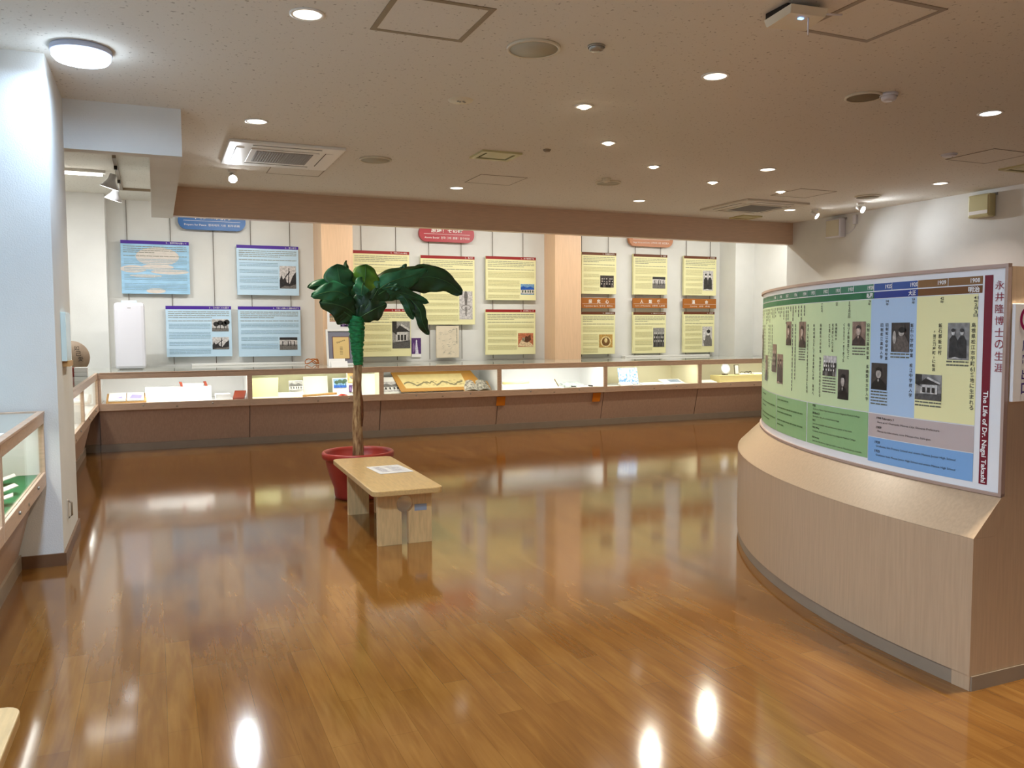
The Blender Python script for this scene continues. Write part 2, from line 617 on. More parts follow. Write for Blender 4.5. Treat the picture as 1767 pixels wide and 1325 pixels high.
# ================================================================== THE ROOM
CE = 3.02
AC = 3.17
b = MB(); b.box(-4.2, 10.4, -4.2, 12.6, -0.1, 0.0)
struct('floor', b, FLOOR)
b = MB()
b.box(-4.2, 10.4, -4.2, 6.6, CE, CE + 0.3)
b.box(0.22, 10.4, 6.6, 10.05, CE, CE + 0.3)
b.box(-4.2, 0.22, 6.6, 12.6, AC, AC + 0.15)
b.box(0.22, 10.4, 10.05, 12.6, AC, AC + 0.15)
struct('ceiling', b, CEIL)
b = MB(); b.box(-2.2, 10.2, 12.35, 12.6, 0, AC)
struct('wall_back', b, WALL)
b = MB(); b.box(9.0, 9.2, -4.2, 10.17, 0, CE)
struct('wall_right', b, WALL)
b = MB(); b.box(9.8, 10.0, 10.17, 12.35, 0, AC)
struct('wall_right_alcove', b, WALL)
b = MB(); b.box(9.2, 10.0, 10.05, 10.17, 0, AC)
struct('wall_right_return', b, WALL)
b = MB(); b.box(-1.75, -1.55, 6.6, 12.35, 0, AC)
struct('wall_left_alcove', b, WALL)
b = MB(); b.box(-1.75, -1.55, -4.2, 5.6, 0, CE)
struct('wall_left', b, WALL)
b = MB(); b.box(-4.2, 9.0, -4.4, -4.2, 0, CE)
struct('wall_rear', b, WALL)
b = MB(); b.box(-1.75, -0.545, 5.6, 6.6, 0, CE)
struct('wall_pier', b, WALL)
b = MB(); b.box(-1.55, -0.53, 5.585, 5.6, 0, 0.075); b.box(-0.545, -0.53, 5.6, 6.61, 0, 0.075)
struct('baseboard_pier', b, BASEB)
b = MB(); b.box(8.985, 9.0, -4.2, 10.05, 0, 0.075)
struct('baseboard_right', b, BASEB)
# bulkhead over the alcove mouth: painted fascia, return beam and timber-faced beam
b = MB(); b.box(-0.545, 0.22, 6.6, 6.72, 2.68, AC); b.box(0.0, 0.22, 6.72, 10.17, 2.68, AC)
struct('trim_bulkhead', b, WALL)
b = MB(); b.box(0.22, 9.0, 10.05, 10.17, 2.695, AC)
struct('trim_timber_beam', b, BEAMW)
# pillars in the alcove
b = MB(); b.box(2.16, 2.60, 11.72, 12.35, 0.93, AC, 0.004)
struct('trim_pillar_left', b, PILW)
b = MB(); b.box(5.89, 6.36, 11.95, 12.35, 0.93, AC, 0.004)
struct('trim_pillar_centre', b, PILW)
b = MB(); b.box(9.39, 9.8, 11.9, 12.35, 0.93, AC)
struct('trim_pillar_right', b, WALL)
b = MB(); b.box(-1.55, -0.55, 11.9, 12.35, 0.93, AC)
struct('trim_pillar_corner', b, WALL)

# ================================================================== SHOWCASES
def showcase(L, loc, rotz, label, group, tint=NEUT, power=11.0, lining=None, depth=0.8, locks=True, felt=None):
    t = thing('display_case', label, 'display case', loc, rotz, group)
    d = depth
    b = MB(); b.prism([(0.055, 0.495), (0.16, 0.085), (0.18, 0.085), (0.075, 0.495)], 'x', 0.006, L - 0.006)
    b.build('base_panel', PANEL, t)
    b = MB(); b.prism([(0.075, 0.49), (0.178, 0.085), (d, 0.085), (d, 0.49)], 'x', 0.002, L - 0.002)
    b.build('carcass', PANEL, t)
    b = MB(); b.box(0, L, 0.145, 0.17, 0.0, 0.088); b.box(0, L, 0.155, d, 0.0, 0.08)
    b.build('plinth', PLINTH, t)
    b = MB(); b.box(0, L, 0.012, d, 0.497, 0.56)
    b.k = 1; b.box(0.02, L - 0.02, 0.02, d - 0.02, 0.561, 0.565)
    b.build('case_floor', [FRAME, felt or INSIDE], t)
    b = MB()
    b.box(0, L, 0, 0.03, 0.495, 0.578, 0.003)
    b.box(0, L, 0, 0.03, 0.866, 0.925, 0.003)
    b.box(0, 0.028, 0.001, 0.03, 0.578, 0.866)
    b.box(L - 0.028, L, 0.001, 0.03, 0.578, 0.866)
    b.build('front_frame', FRAME, t)
    b = MB(); b.box(0.028, L - 0.028, 0.013, 0.018, 0.578, 0.866)
    b.build('glass_pane', GLASS, t)
    b = MB(); b.box(0.0, L, d - 0.02, d, 0.56, 0.915); b.box(0.0, 0.01, 0.03, d - 0.02, 0.56, 0.915); b.box(L - 0.01, L, 0.03, d - 0.02, 0.56, 0.915)
    b.build('lining_panel', lining or INSIDE, t)
    b = MB(); b.tube([(0.12, 0.075, 0.892), (L - 0.12, 0.075, 0.892)], 0.012, 8)
    b.build('lamp_tube', emis('tube_glow', (1, 0.96, 0.9), 4.0), t)
    area_light('case_lamp', t, (L / 2, 0.11, 0.895), L - 0.25, power, tint, (R(22), 0, 0), size_y=0.05)
    if locks:
        for fx in (0.28, 0.74):
            b = MB(); b.lathe([(0.009, 0), (0.009, 0.008), (0.006, 0.01)], (L * fx, 0.0, 0.545), 12, True, Matrix.Rotation(R(90), 4, 'X'))
            b.build('lock', ALU, t)
        b = MB(); b.box(L * 0.5 - 0.012, L * 0.5 + 0.012, -0.004, 0.0, 0.515, 0.53)
        b.build('latch', ALUB, t)
    return t

G = 'display cases along the back wall'
YELL = mat('yellowed_lining', (238, 234, 200), 0.8, 0.2)
CREAML = mat('cream_lining', (244, 236, 204), 0.8, 0.2)
xs = [-0.62, 1.05, 2.70, 4.37, 6.05, 7.72, 9.8]
labs = ['back display case holding a long white block with red bookends, left end of the row',
        'back display case with a yellow-green lining sheet, directly behind the potted tree',
        'back display case showing a large wide framed antique print lying slanted',
        'back display case with open papers and dark pens, left of the centre pillar',
        'back display case with a blue and white patterned board inside',
        'back display case holding a round white plate, at the right end of the row']
tint = [(1, 0.96, 0.95), (1, 0.95, 0.82), (1, 0.95, 0.86), (1, 0.97, 0.95), (1, 0.95, 0.84), (1, 0.95, 0.86)]
lin = [INSIDE, YELL, INSIDE, INSIDE, CREAML, CREAML]
for i in range(6):
    showcase(xs[i + 1] - xs[i], (xs[i], 10.6, 0), 0, labs[i], G, tint[i], (6.0, 5.5, 3.0, 7.0, 5.0, 4.6)[i], lin[i])
G2 = 'display cases along the left side of the alcove'
showcase(1.95, (-0.62, 6.62, 0), R(90), 'side display case in the left alcove nearest the white pier', G2, NEUT, 6)
showcase(2.03, (-0.62, 8.57, 0), R(90), 'side display case in the left alcove meeting the back corner', G2, NEUT, 6)
G3 = 'display cases in front of the white pier'
showcase(1.49, (-0.62, 4.09, 0), R(90), 'left foreground display case with green felt floor against the white pier', G3, NEUT, 5, None, 0.8, True, FELT)
showcase(1.34, (-0.62, 2.74, 0), R(90), 'left foreground display case cut off by the left edge of the photo', G3, NEUT, 5, None, 0.8, True, FELT)

# glass-covered counter tops with timber edging
def counter(pts_outer, name, label, edge_fn):
    t = thing('display_counter', label, 'counter', (pts_outer[0][0], pts_outer[0][1], 0.925))
    b = MB(); b.prism(pts_outer, 'z', 0.926, 0.934)
    b.build('glass_sheet', TOPG, t, world=True)
    b = MB(); edge_fn(b)
    b.build('edging', FRAME, t, world=True)
    return t
def e1(b):
    b.box(-0.60, 9.8, 10.598, 10.63, 0.9255, 0.938, 0.002)
    b.box(-0.65, -0.618, 6.62, 10.60, 0.9255, 0.938, 0.002)
t = thing('corner_cabinet', 'plain beige cabinet base filling the corner between side and back cases', 'cabinet', (-1.1, 10.8, 0))
b = MB(); b.box(-1.5, -0.625, 10.78, 12.3, 0.09, 0.92)
b.build('body', PANEL, t, world=True)
b = MB(); b.box(-1.5, -0.625, 10.76, 12.3, 0.0, 0.088)
b.build('plinth', PLINTH, t, world=True)
counter([(-1.54, 6.62), (-0.64, 6.62), (-0.64, 10.62), (9.78, 10.62), (9.78, 12.34), (-1.54, 12.34)],
        'c', 'long glossy grey glass counter top running over the back and side display cases', e1)
def e2(b):
    b.box(-0.65, -0.615, 2.74, 5.58, 0.9255, 0.94, 0.002)
    b.box(-1.5, -0.65, 5.55, 5.58, 0.9255, 0.94, 0.002)
counter([(-1.5, 2.74), (-0.64, 2.74), (-0.64, 5.56), (-1.5, 5.56)], 'd',
        'glass counter top over the foreground display cases at the left edge', e2)

# ================================================================== POSTERS
YW = 12.27
LAV = mat('header_purple', (76, 44, 150), 0.5, 0.3)
PBL = mat('panel_pale_blue', (194, 222, 242), 0.5, 0.3)
SKY = mat('panel_sky_blue', (166, 210, 240), 0.5, 0.3, var=0.12, scale=5, stretch=(1, 1, 4))
PYE = mat('panel_pale_yellow', (236, 232, 180), 0.5, 0.3)
HRED = mat('header_red', (150, 36, 34), 0.5, 0.3)
HBRN = mat('header_brown', (104, 58, 32), 0.5, 0.3)
INKB = mat('ink_blue_grey', (150, 180, 196), 0.7, 0.2)
INKY = mat('ink_olive_grey', (196, 190, 142), 0.7, 0.2)
INKD = mat('ink_dark_grey', (146, 146, 132), 0.7, 0.2)

def poster(x0, z0, x1, z1, paper, head, ink, label, group, title, photos=(), textcols=None, th=0.03, art=None):
    t = thing('exhibit_poster', label, 'panel', (x0, YW, z0), 0, group)
    W_, H_ = x1 - x0, z1 - z0
    b = MB(); b.box(x0, x1, YW, YW + th, z0, z1, 0.002)
    b.build('board', paper, t, world=True)
    m = wallmap(x0, z0, YW)
    hh = 0.045
    b = MB(); pr_rect(b, m, 0, W_, H_ - hh, H_, 1)
    b.k = 1
    pr_text(b, m, title, W_ - 0.03 - min(W_ * 0.4, len(title) * 0.026) / 2, H_ - hh / 2, w=min(W_ * 0.42, len(title) * 0.026), k=2, size=0.03)
    b.build('header_band', [head, WINK], t, world=True, fixn=False)
    if art:
        art(t, m, W_, H_)
    b = MB()
    top = H_ - hh - 0.03
    pr_lines(b, m, 0.03, W_ - 0.03, top - 0.12, top, 0.026, 0.008, 3, 0.9, 0.03, 0.09, para=5)
    b.build('paragraph', INKD, t, world=True, fixn=False)
    px = min([p[0] for p in photos], default=W_) - 0.02
    y = top - 0.17
    while y > 0.08:
        n = random.choice((3, 4, 5))
        lo = max(0.03, y - n * 0.02)
        overlap = any(p[3] > lo - 0.02 for p in photos)
        b = MB()
        pr_lines(b, m, 0.035, (px if overlap else W_ - 0.03), lo, y, 0.02, 0.007, 3, 0.95, 0.04, 0.10, para=0)
        b.build('paragraph', ink, t, world=True, fixn=False)
        y = lo - 0.035
    for (a, c, e, f, kind, tone) in photos:
        photograph(m, a, e, c, f, kind, tone, t)
    return t

GB = 'blue text panels on the alcove wall'
def sunset(t, m, W_, H_):
    b = MB()
    pr_ell(b, m, 0.45, 0.50, 0.27, 0.125, 2, 32)
    for kk, (u, v, a, c) in enumerate(((0.15, 0.33, 0.16, 0.05), (0.6, 0.3, 0.24, 0.035), (0.45, 0.36, 0.2, 0.04), (0.3, 0.24, 0.2, 0.02), (0.42, 0.04, 0.12, 0.035))):
        pr_ell(b, m, u, v, a, c, 2.15 + 0.12 * kk, 20)
    b.build('cloud_picture', mat('cloud_cream', (222, 214, 206), 0.5, 0.3, var=0.1, scale=14, stretch=(1, 1, 5)), t, world=True, fixn=False)
poster(-0.39, 1.92, 0.46, 2.63, SKY, LAV, INKB, 'sky blue text panel with a pale cloud picture, above the white air purifier', GB,
       '５．世界平和を願って', (), art=sunset)
poster(1.08, 1.92, 1.93, 2.62, PBL, LAV, INKB, 'pale blue text panel with one tall ruins photo, beside the left pillar, upper row', GB,
       '１．熱い祈り', ((0.58, 0.10, 0.81, 0.42, 'ruin', 'pale'),))
poster(0.14, 1.06, 0.99, 1.76, PBL, LAV, INKB, 'pale blue text panel with two small photos stacked at its right edge', GB,
       '６．己の如く人を愛す', ((0.59, 0.35, 0.81, 0.52, 'trees', 'pale'), (0.59, 0.10, 0.81, 0.27, 'ruin', 'pale')))
poster(1.08, 1.05, 1.94, 1.76, PBL, LAV, INKB, 'pale blue text panel with one wide low photo, beside the left pillar, lower row', GB,
       '２．平和への願いと活動の広がり', ((0.56, 0.09, 0.81, 0.27, 'field', 'pale'),))
GR = 'yellow text panels with red headers on the alcove wall'
poster(2.71, 1.88, 3.58, 2.6, PYE, HRED, INKY, 'yellow text panel with red header, upper part seen above the tree leaves', GR,
       '４．平和のための奉仕', ())
poster(3.76, 1.5, 4.64, 2.56, PYE, HRED, INKY, 'tall yellow text panel with a pencil sketch, under the red rounded sign', GR,
       '３．魚の町', ((0.62, 0.08, 0.84, 0.52, 'sketch', 'pale'),))
poster(4.83, 1.89, 5.7, 2.58, PYE, HRED, INKY, 'yellow text panel with red header and a small blue mountain photo', GR,
       '１．原子爆弾投下前', ((0.60, 0.09, 0.84, 0.26, 'coast', 'colour'),))
poster(2.72, 1.02, 3.59, 1.74, PYE, HRED, INKY, 'yellow text panel with a large grey house photo, behind the tree trunk', GR,
       '５．如己堂、平和願い', ((0.58, 0.12, 0.86, 0.53, 'house', 'grey'),))
poster(4.82, 1.02, 5.69, 1.74, PYE, HRED, INKY, 'yellow text panel with red header and a reddish landscape painting', GR,
       '２．原子野となって', ((0.56, 0.12, 0.83, 0.34, 'painting', 'warm'),))
GN = 'yellow text panels with brown headers on the alcove wall'
poster(6.54, 2.01, 7.2, 2.7, PYE, HBRN, INKY, 'yellow text panel with a dark group photo, above the leftmost orange banner', GN,
       '５．長崎医科大学へ', ((0.35, 0.11, 0.61, 0.31, 'group', 'dark'),), th=0.05)
poster(7.54, 2.01, 8.22, 2.7, PYE, HBRN, INKY, 'yellow text panel with a pale street photo, above the middle orange banner', GN,
       '３．出征', ((0.38, 0.11, 0.64, 0.31, 'field', 'pale'),), th=0.05)
poster(8.57, 2.01, 9.26, 2.7, PYE, HBRN, INKY, 'yellow text panel with a tall photo of standing figures, above the rightmost orange banner', GN,
       '１．幼年時代', ((0.40, 0.09, 0.62, 0.44, 'couple', 'pale'),), th=0.05)
poster(6.53, 1.0, 7.18, 1.71, PYE, HBRN, INKY, 'yellow text panel with a golden dome picture, below the leftmost orange banner', GN,
       '６．放射線の研究', ((0.34, 0.11, 0.60, 0.33, 'dome', 'gold'),), th=0.05)
poster(7.54, 1.0, 8.2, 1.71, PYE, HBRN, INKY, 'yellow text panel with a grey photo of people standing, below the middle orange banner', GN,
       '４．森山みどりとの出会い', ((0.40, 0.11, 0.63, 0.44, 'group', 'grey'),), th=0.05)
poster(8.57, 1.0, 9.23, 1.72, PYE, HBRN, INKY, 'yellow text panel with a dark seated figure photo, below the rightmost orange banner', GN,
       '２．青年時', ((0.40, 0.11, 0.61, 0.46, 'seated', 'pale'),), th=0.05)

def banner(x0, x1, z0, z1, big, small, label):
    t = thing('theme_banner', label, 'banner', (x0, YW, z0), 0, 'orange theme banners between the brown panels')
    b = MB(); b.box(x0, x1, YW - 0.005, YW + 0.025, z0, z1, 0.002)
    b.build('board', ORG, t, world=True)
    m = wallmap(x0, z0, YW - 0.005)
    W_, H_ = x1 - x0, z1 - z0
    b = MB()
    n = len(big)
    span = W_ * (0.5 if n == 3 else 0.4)
    for i, c in enumerate(big):
        u = W_ / 2 - span / 2 + span * i / (n - 1)
        pr_text(b, m, c, u, H_ * 0.66, w=0.065, h=0.066, k=2, size=0.06, bold=0.001)
    pr_text(b, m, small, W_ / 2, H_ * 0.22, w=W_ * 0.86 if n == 3 else W_ * 0.6, h=0.03, k=2, size=0.03)
    pr_rect(b, m, 0.01, W_ - 0.01, H_ * 0.42, H_ * 0.42 + 0.003, 2)
    b.build('lettering', WINK, t, world=True, fixn=False)
banner(6.54, 7.18, 1.77, 1.945, '探究心', 'Inquisitive Spirit  탐구심  探究心', 'orange banner lettered Inquisitive Spirit, nearest the centre pillar')
banner(7.53, 8.22, 1.78, 1.95, '人類愛', 'Love of Humanity  인류애  人类爱', 'orange banner lettered Love of Humanity, middle of the three')
banner(8.56, 9.26, 1.78, 1.95, '運命', 'Destiny   운명   命运', 'orange banner lettered Destiny, nearest the right alcove corner')

def pill(cx, z0, z1, w_, c, edge, big, small, label):
    t = thing('section_sign', label, 'sign', (cx, YW, z0), 0, 'rounded section signs above the panels')
    h = z1 - z0
    r = h * 0.46
    pts = []
    for (sx, sz, a0) in ((1, 0, -90), (1, 1, 0), (-1, 1, 90), (-1, 0, 180)):
        ccx = cx + sx * (w_ / 2 - r)
        ccz = z0 + r if sz == 0 else z1 - r
        for i in range(9):
            a = R(a0 + 90 * i / 8)
            pts.append((ccx + r * math.cos(a), ccz + r * math.sin(a)))
    b = MB(); b.prism(pts, 'y', YW - 0.02, YW + 0.04)
    b.build('board', c, t, world=True)
    m = wallmap(cx, z0, YW - 0.02)
    b = MB()
    pr_text(b, m, big, 0, h * 0.70, w=w_ * 0.58, h=h * 0.30, k=2, size=0.1, bold=0.002)
    pr_rect(b, m, -w_ * 0.42, w_ * 0.42, h * 0.46, h * 0.46 + 0.004, 2)
    pr_text(b, m, small, 0, h * 0.25, w=w_ * 0.82, h=h * 0.15, k=2, size=0.04)
    b.build('lettering', WINK, t, world=True, fixn=False)
pill(0.77, 2.805, 3.06, 0.88, BLUE, None, '平和への祈り', 'Prayers for Peace  평화에의 기원  和平祈祷', 'blue rounded section sign partly hidden by the timber beam')
pill(4.185, 2.77, 3.02, 0.89, RED, None, '原爆！その時', 'Atomic Bomb!  원폭! 그때  原爆！那个时刻', 'dark red rounded section sign above the tall yellow panel')
pill(7.88, 2.83, 3.085, 0.88, BRN, None, '如己愛人', 'Nagai Virtue and Love  나가이의 사랑  如己爱人', 'light brown rounded section sign above the brown headed panels')

WG = 'thin wires hanging the panels'
def wire(x, z0, z1, label):
    b = MB(); b.tube([(x, YW + 0.06, z0), (x, YW + 0.06, z1)], 0.0045, 6)
    o = b.build('hanging_wire', WIREM)
    tag(o, label, 'wire', WG)
for x, lb in ((-0.31, 'left wire of the cloud picture panel'), (0.23, 'right wire of the cloud picture panel'), (0.78, 'wire under the blue rounded sign'),
              (1.28, 'left wire of the ruins photo panel'), (1.82, 'right wire of the ruins photo panel'), (2.86, 'left wire of the red headed panels beside the left pillar'),
              (3.39, 'right wire of the red headed panels beside the left pillar'), (3.91, 'left wire of the tall sketch panel'), (4.44, 'right wire of the tall sketch panel'),
              (4.97, 'left wire of the mountain photo panel'), (5.5, 'right wire of the mountain photo panel'), (6.57, 'left wire of the Inquisitive Spirit panels'),
              (7.08, 'right wire of the Inquisitive Spirit panels'), (7.61, 'left wire of the Love of Humanity panels'), (8.12, 'right wire of the Love of Humanity panels'),
              (8.66, 'left wire of the Destiny panels'), (9.17, 'right wire of the Destiny panels')):
    wire(x, 0.96, 3.165, 'thin dark hanging wire, ' + lb)

# small pinned pictures
t = thing('pinned_photo', 'small violet photo of a white statue, right of the house photo panel', 'photo', (3.62, 12.33, 1.0))
b = MB(); b.box(3.62, 3.77, 12.33, 12.349, 1.0, 1.30)
b.build('card', CARD, t, world=True)
photograph(wallmap(3.62, 1.0, 12.33), 0.0, 0.15, 0.05, 0.295, 'statue', 'violet', t, 'picture', 1)
t = thing('sketch_map', 'framed pale hand drawn map leaning below the tall yellow panel', 'map', (4.0, 12.28, 0.985))
b = MB(); b.box(4.0, 4.37, 12.27, 12.30, 0.985, 1.48, 0.003)
b.build('backing', mat('map_paper', (224, 212, 188), 0.6, 0.3, var=0.06, scale=12), t, world=True)
m = wallmap(4.0, 0.985, 12.27)
b = MB()
rnd = random.Random(3)
for i in range(34):
    u, v = rnd.uniform(0.03, 0.3), rnd.uniform(0.05, 0.44)
    a, l = rnd.uniform(-0.5, 0.9), rnd.uniform(0.02, 0.06)
    du, dv = math.cos(a) * l, math.sin(a) * l
    pr_poly(b, m, [(u, v), (u + du, v + dv), (u + du, v + dv + 0.004), (u, v + 0.004)], 1)
pr_vlines(b, m, [(0.335, 0.46, 0.22)], 0, 0, 0.014, 1, 0.022)
b.build('drawing', INKD, t, world=True, fixn=False)
t = thing('photo_collage', 'white photo collage sheet on the front of the left pillar, behind the tree', 'poster', (2.22, 11.72, 1.44))
b = MB(); b.box(2.22, 2.555, 11.70, 11.719, 1.42, 1.86)
b.build('sheet', CARD, t, world=True)
m = wallmap(2.22, 1.42, 11.70)
for (a, c, kk, tn) in ((0.03, 0.30, 'house', 'grey'), (0.19, 0.28, 'statue', 'violet'), (0.03, 0.12, 'coast', 'warm'), (0.18, 0.05, 'group', 'violet')):
    photograph(m, a, a + 0.13, c, c + 0.11, kk, tn, t, 'photograph', 1)

# ================================================================== THINGS ON THE COUNTER
t = thing('air_purifier', 'tall white rounded air purifier standing on the left part of the counter', 'air purifier', (-0.29, 11.55, 0.934))
b = MB(); b.box(-0.465, -0.115, 11.43, 11.67, 0.94, 1.775, 0.04)
b.build('housing', WHITEP, t, world=True)
b = MB(); b.box(-0.38, -0.20, 11.48, 11.62, 1.77, 1.80, 0.01)
b.build('top_panel', mat('pale_blue_plastic', (200, 222, 240), 0.3, 0.5), t, world=True, label='pale blue raised control panel')
b = MB(); b.box(-0.42, -0.16, 11.45, 11.65, 0.934, 0.945)
b.build('base', GREYG, t, world=True)
b = MB(); m = wallmap(-0.29, 1.70, 11.43); pr_rect(b, m, -0.02, 0.02, 0, 0.01, 1)
b.build('logo', GREYG, t, world=True, fixn=False)

t = thing('round_plaque', 'round brown plaque with brush writing standing on the side counter behind the pier', 'plaque', (-0.86, 10.2, 0.934))
b = MB(); b.lathe([(0.0, -0.012), (0.185, -0.012), (0.19, 0), (0.185, 0.012), (0.0, 0.012)], (-0.86, 10.28, 1.125), 40, False, Matrix.Rotation(R(80), 4, 'X'))
b.build('disc', mat('brown_stone', (168, 146, 122), 0.6, 0.4, var=0.12, scale=14), t, world=True)
b = MB()
mm = lambda u, v, k=0: (-0.83 + u, 10.262 + (v * 0.17) - 0.0012 * k, 1.13 + v)
for i, c in enumerate('如己愛'):
    pr_text(b, mm, c, 0.03 + 0.02 * i, 0.10 - 0.06 * i, w=0.05, h=0.05, k=2, size=0.05)
b.build('brush_writing', DARK, t, world=True, fixn=False)
b = MB(); b.box(-0.95, -0.77, 10.22, 10.36, 0.934, 0.945); b.box(-0.95, -0.77, 10.235, 10.25, 0.945, 0.965)
b.build('stand', FRAME, t, world=True)
for i, (z, lb) in enumerate(((0.934, 'small white box with red end on the side counter, lower of the two'), (0.984, 'small white box with red end on the side counter, upper of the two'))):
    t = thing('small_box', lb, 'box', (-0.76, 9.95, z), 0, 'white boxes stacked on the side counter')
    b = MB(); b.box(-0.80, -0.675, 9.88, 10.0, z, z + 0.047, 0.002)
    b.build('carton', CARD, t, world=True)
    b = MB(); b.box(-0.83, -0.80, 9.88, 10.0, z + 0.001, z + 0.046)
    b.build('red_end', mat('box_red', (150, 50, 40), 0.5, 0.4), t, world=True)

# framed certificate leaning on the left pillar
t = thing('framed_certificate', 'grey matted certificate in a white frame leaning on the left pillar', 'picture frame', (2.36, 11.5, 0.934))
T = Matrix.Translation((2.36, 11.44, 0.936)) @ Matrix.Rotation(R(-10), 4, 'X')
b = MB(T)
for q in ((-0.20, -0.175, 0, 0.50), (0.175, 0.20, 0, 0.50)):
    b.box(q[0], q[1], -0.01, 0.02, q[2], q[3])
b.box(-0.175, 0.175, -0.01, 0.02, 0, 0.025); b.box(-0.175, 0.175, -0.01, 0.02, 0.475, 0.50)
b.build('frame', WPAINT, t, world=True)
b = MB(T); b.box(-0.175, 0.175, 0.0, 0.015, 0.025, 0.475)
b.k = 1; b.box(-0.118, 0.118, -0.003, 0.0, 0.085, 0.40)
b.build('mat_board', [mat('grey_mat', (130, 130, 142), 0.8, 0.2), mat('maroon_line', (96, 40, 60), 0.6, 0.3)], t, world=True)
b = MB(T); b.box(-0.11, 0.11, -0.005, -0.003, 0.092, 0.392)
b.k = 1
mm = lambda u, v, k=0: (u, -0.005 - 0.001 * k, v)
pr_text(b, mm, 'Diploma', 0.0, 0.33, w=0.12, h=0.03, k=1, size=0.04, rot=0.35)
for i in range(6): pr_rect(b, mm, -0.02, 0.02, 0.15 + i * 0.02, 0.155 + i * 0.02, 1)
b.build('certificate', [mat('parchment', (226, 196, 132), 0.6, 0.3), INK], t, world=True)
for i, (y, z, lb) in enumerate(((11.05, 0.934, 'white folded caption card in front of the certificate, nearer one'), (11.2, 0.934, 'white folded caption card in front of the certificate, farther one'))):
    b = MB(); b.prism([(y - 0.045, z), (y + 0.045, z), (y + 0.01, z + 0.07 + 0.03 * i), (y, z + 0.07 + 0.03 * i)], 'x', 2.13, 2.35)
    o = b.build('caption_card', CARD); tag(o, lb, 'card', 'caption cards before the certificate')
b = MB(); pts = [(2.03 + 0.09 * math.sin(a * 0.9), 11.9 + 0.05 * math.cos(a * 1.3), 0.945 + 0.035 * (1 + math.sin(a * 1.7 + 1))) for a in [i * 0.5 for i in range(22)]]
b.tube(pts, 0.007, 6)
o = b.build('coiled_cord', mat('orange_cord', (190, 110, 40), 0.6, 0.3)); tag(o, 'orange brown coiled cord lying at the foot of the left pillar', 'cord')
for x0, x1, lb in ((0.45, 2.05, 'long low white cable cover on the counter below the blue panels'), (7.35, 9.1, 'long low white cable cover on the counter below the brown headed panels')):
    b = MB(); b.box(x0, x1, 12.22, 12.34, 0.934, 0.965, 0.004)
    o = b.build('cable_cover', WPAINT); tag(o, lb, 'cable cover', 'white cable covers at the wall')

# ================================================================== THINGS IN THE CASES
ZF = 0.565
def single(name, mb, m, label, cat, group=None):
    o = mb.build(name, m)
    tag(o, label, cat, group)
    return o
def tilt(x, y, z, ax=0, az=0):
    return Matrix.Translation((x, y, z)) @ Matrix.Rotation(R(az), 4, 'Z') @ Matrix.Rotation(R(ax), 4, 'X')
BOOKC = mat('book_red_brown', (140, 60, 38), 0.5, 0.4)
TRAY = mat('tray_wood', (196, 150, 90), 0.5, 0.4, var=0.1)
PAPER = mat('paper', (240, 238, 232), 0.7, 0.2)
BPAT = mat('blue_white_pattern', (236, 240, 246), 0.5, 0.3, var=0.6, scale=34, c2=(80, 140, 210))
GCASE = 'exhibits inside the back display cases'
# case 1
t = thing('open_book', 'open book with violet pictures on a slanted wooden rest, left end of the back cases', 'book', (-0.35, 10.85, ZF))
b = MB(); b.prism([(10.72, ZF), (11.05, ZF), (11.05, ZF + 0.10), (10.72, ZF + 0.025)], 'x', -0.55, -0.12)
b.build('book_rest', TRAY, t, world=True)
T = Matrix.Translation((-0.335, 10.72, ZF + 0.026)) @ Matrix.Rotation(R(13), 4, 'X')
b = MB(T); b.box(-0.19, -0.005, 0, 0.30, 0.002, 0.02, 0.003); b.box(0.005, 0.19, 0, 0.30, 0.002, 0.02, 0.003)
b.k = 1; b.face([(0.03, 0.05, 0.0212), (0.16, 0.03, 0.0212), (0.17, 0.17, 0.0212), (0.06, 0.2, 0.0212)])
b.face([(-0.12, 0.08, 0.0212), (-0.04, 0.06, 0.0212), (-0.05, 0.14, 0.0212)])
b.build('pages', [PAPER, mat('violet_print', (150, 140, 200), 0.5, 0.3)], t, world=True)
b = MB(); b.box(-0.13, 0.62, 10.86, 11.15, ZF, ZF + 0.17, 0.004)
single('plinth_block', b, CARD, 'long white display block in the leftmost back case', 'block', GCASE)
for x, lb in ((0.27, 'left small red wooden bookend on the long white block'), (0.55, 'right small red wooden bookend on the long white block')):
    T = tilt(x, 10.95, ZF + 0.17, 0, 0)
    b = MB(T); b.prism([(0.0, 0.0), (0.03, 0.0), (0.012, 0.055), (-0.02, 0.055)], 'y', -0.05, 0.05)
    single('bookend', b, BOOKC, lb, 'bookend', 'red bookends')
b = MB(tilt(0.41, 10.95, ZF + 0.17)); b.box(-0.12, 0.12, -0.05, 0.05, 0, 0.035, 0.003)
single('paper_stack', b, PAPER, 'flat white booklet between the two red bookends', 'booklet', GCASE)
b = MB(); b.box(0.66, 0.83, 10.72, 10.9, ZF, ZF + 0.075, 0.003)
single('white_box', b, CARD, 'small white box beside the red brown book in the leftmost back case', 'box', GCASE)
b = MB(tilt(0.93, 10.70, ZF, 20, -12)); b.box(-0.075, 0.06, 0, 0.22, 0, 0.03, 0.004)
single('red_brown_book', b, BOOKC, 'small red brown book lying slanted in the leftmost back case', 'book', GCASE)
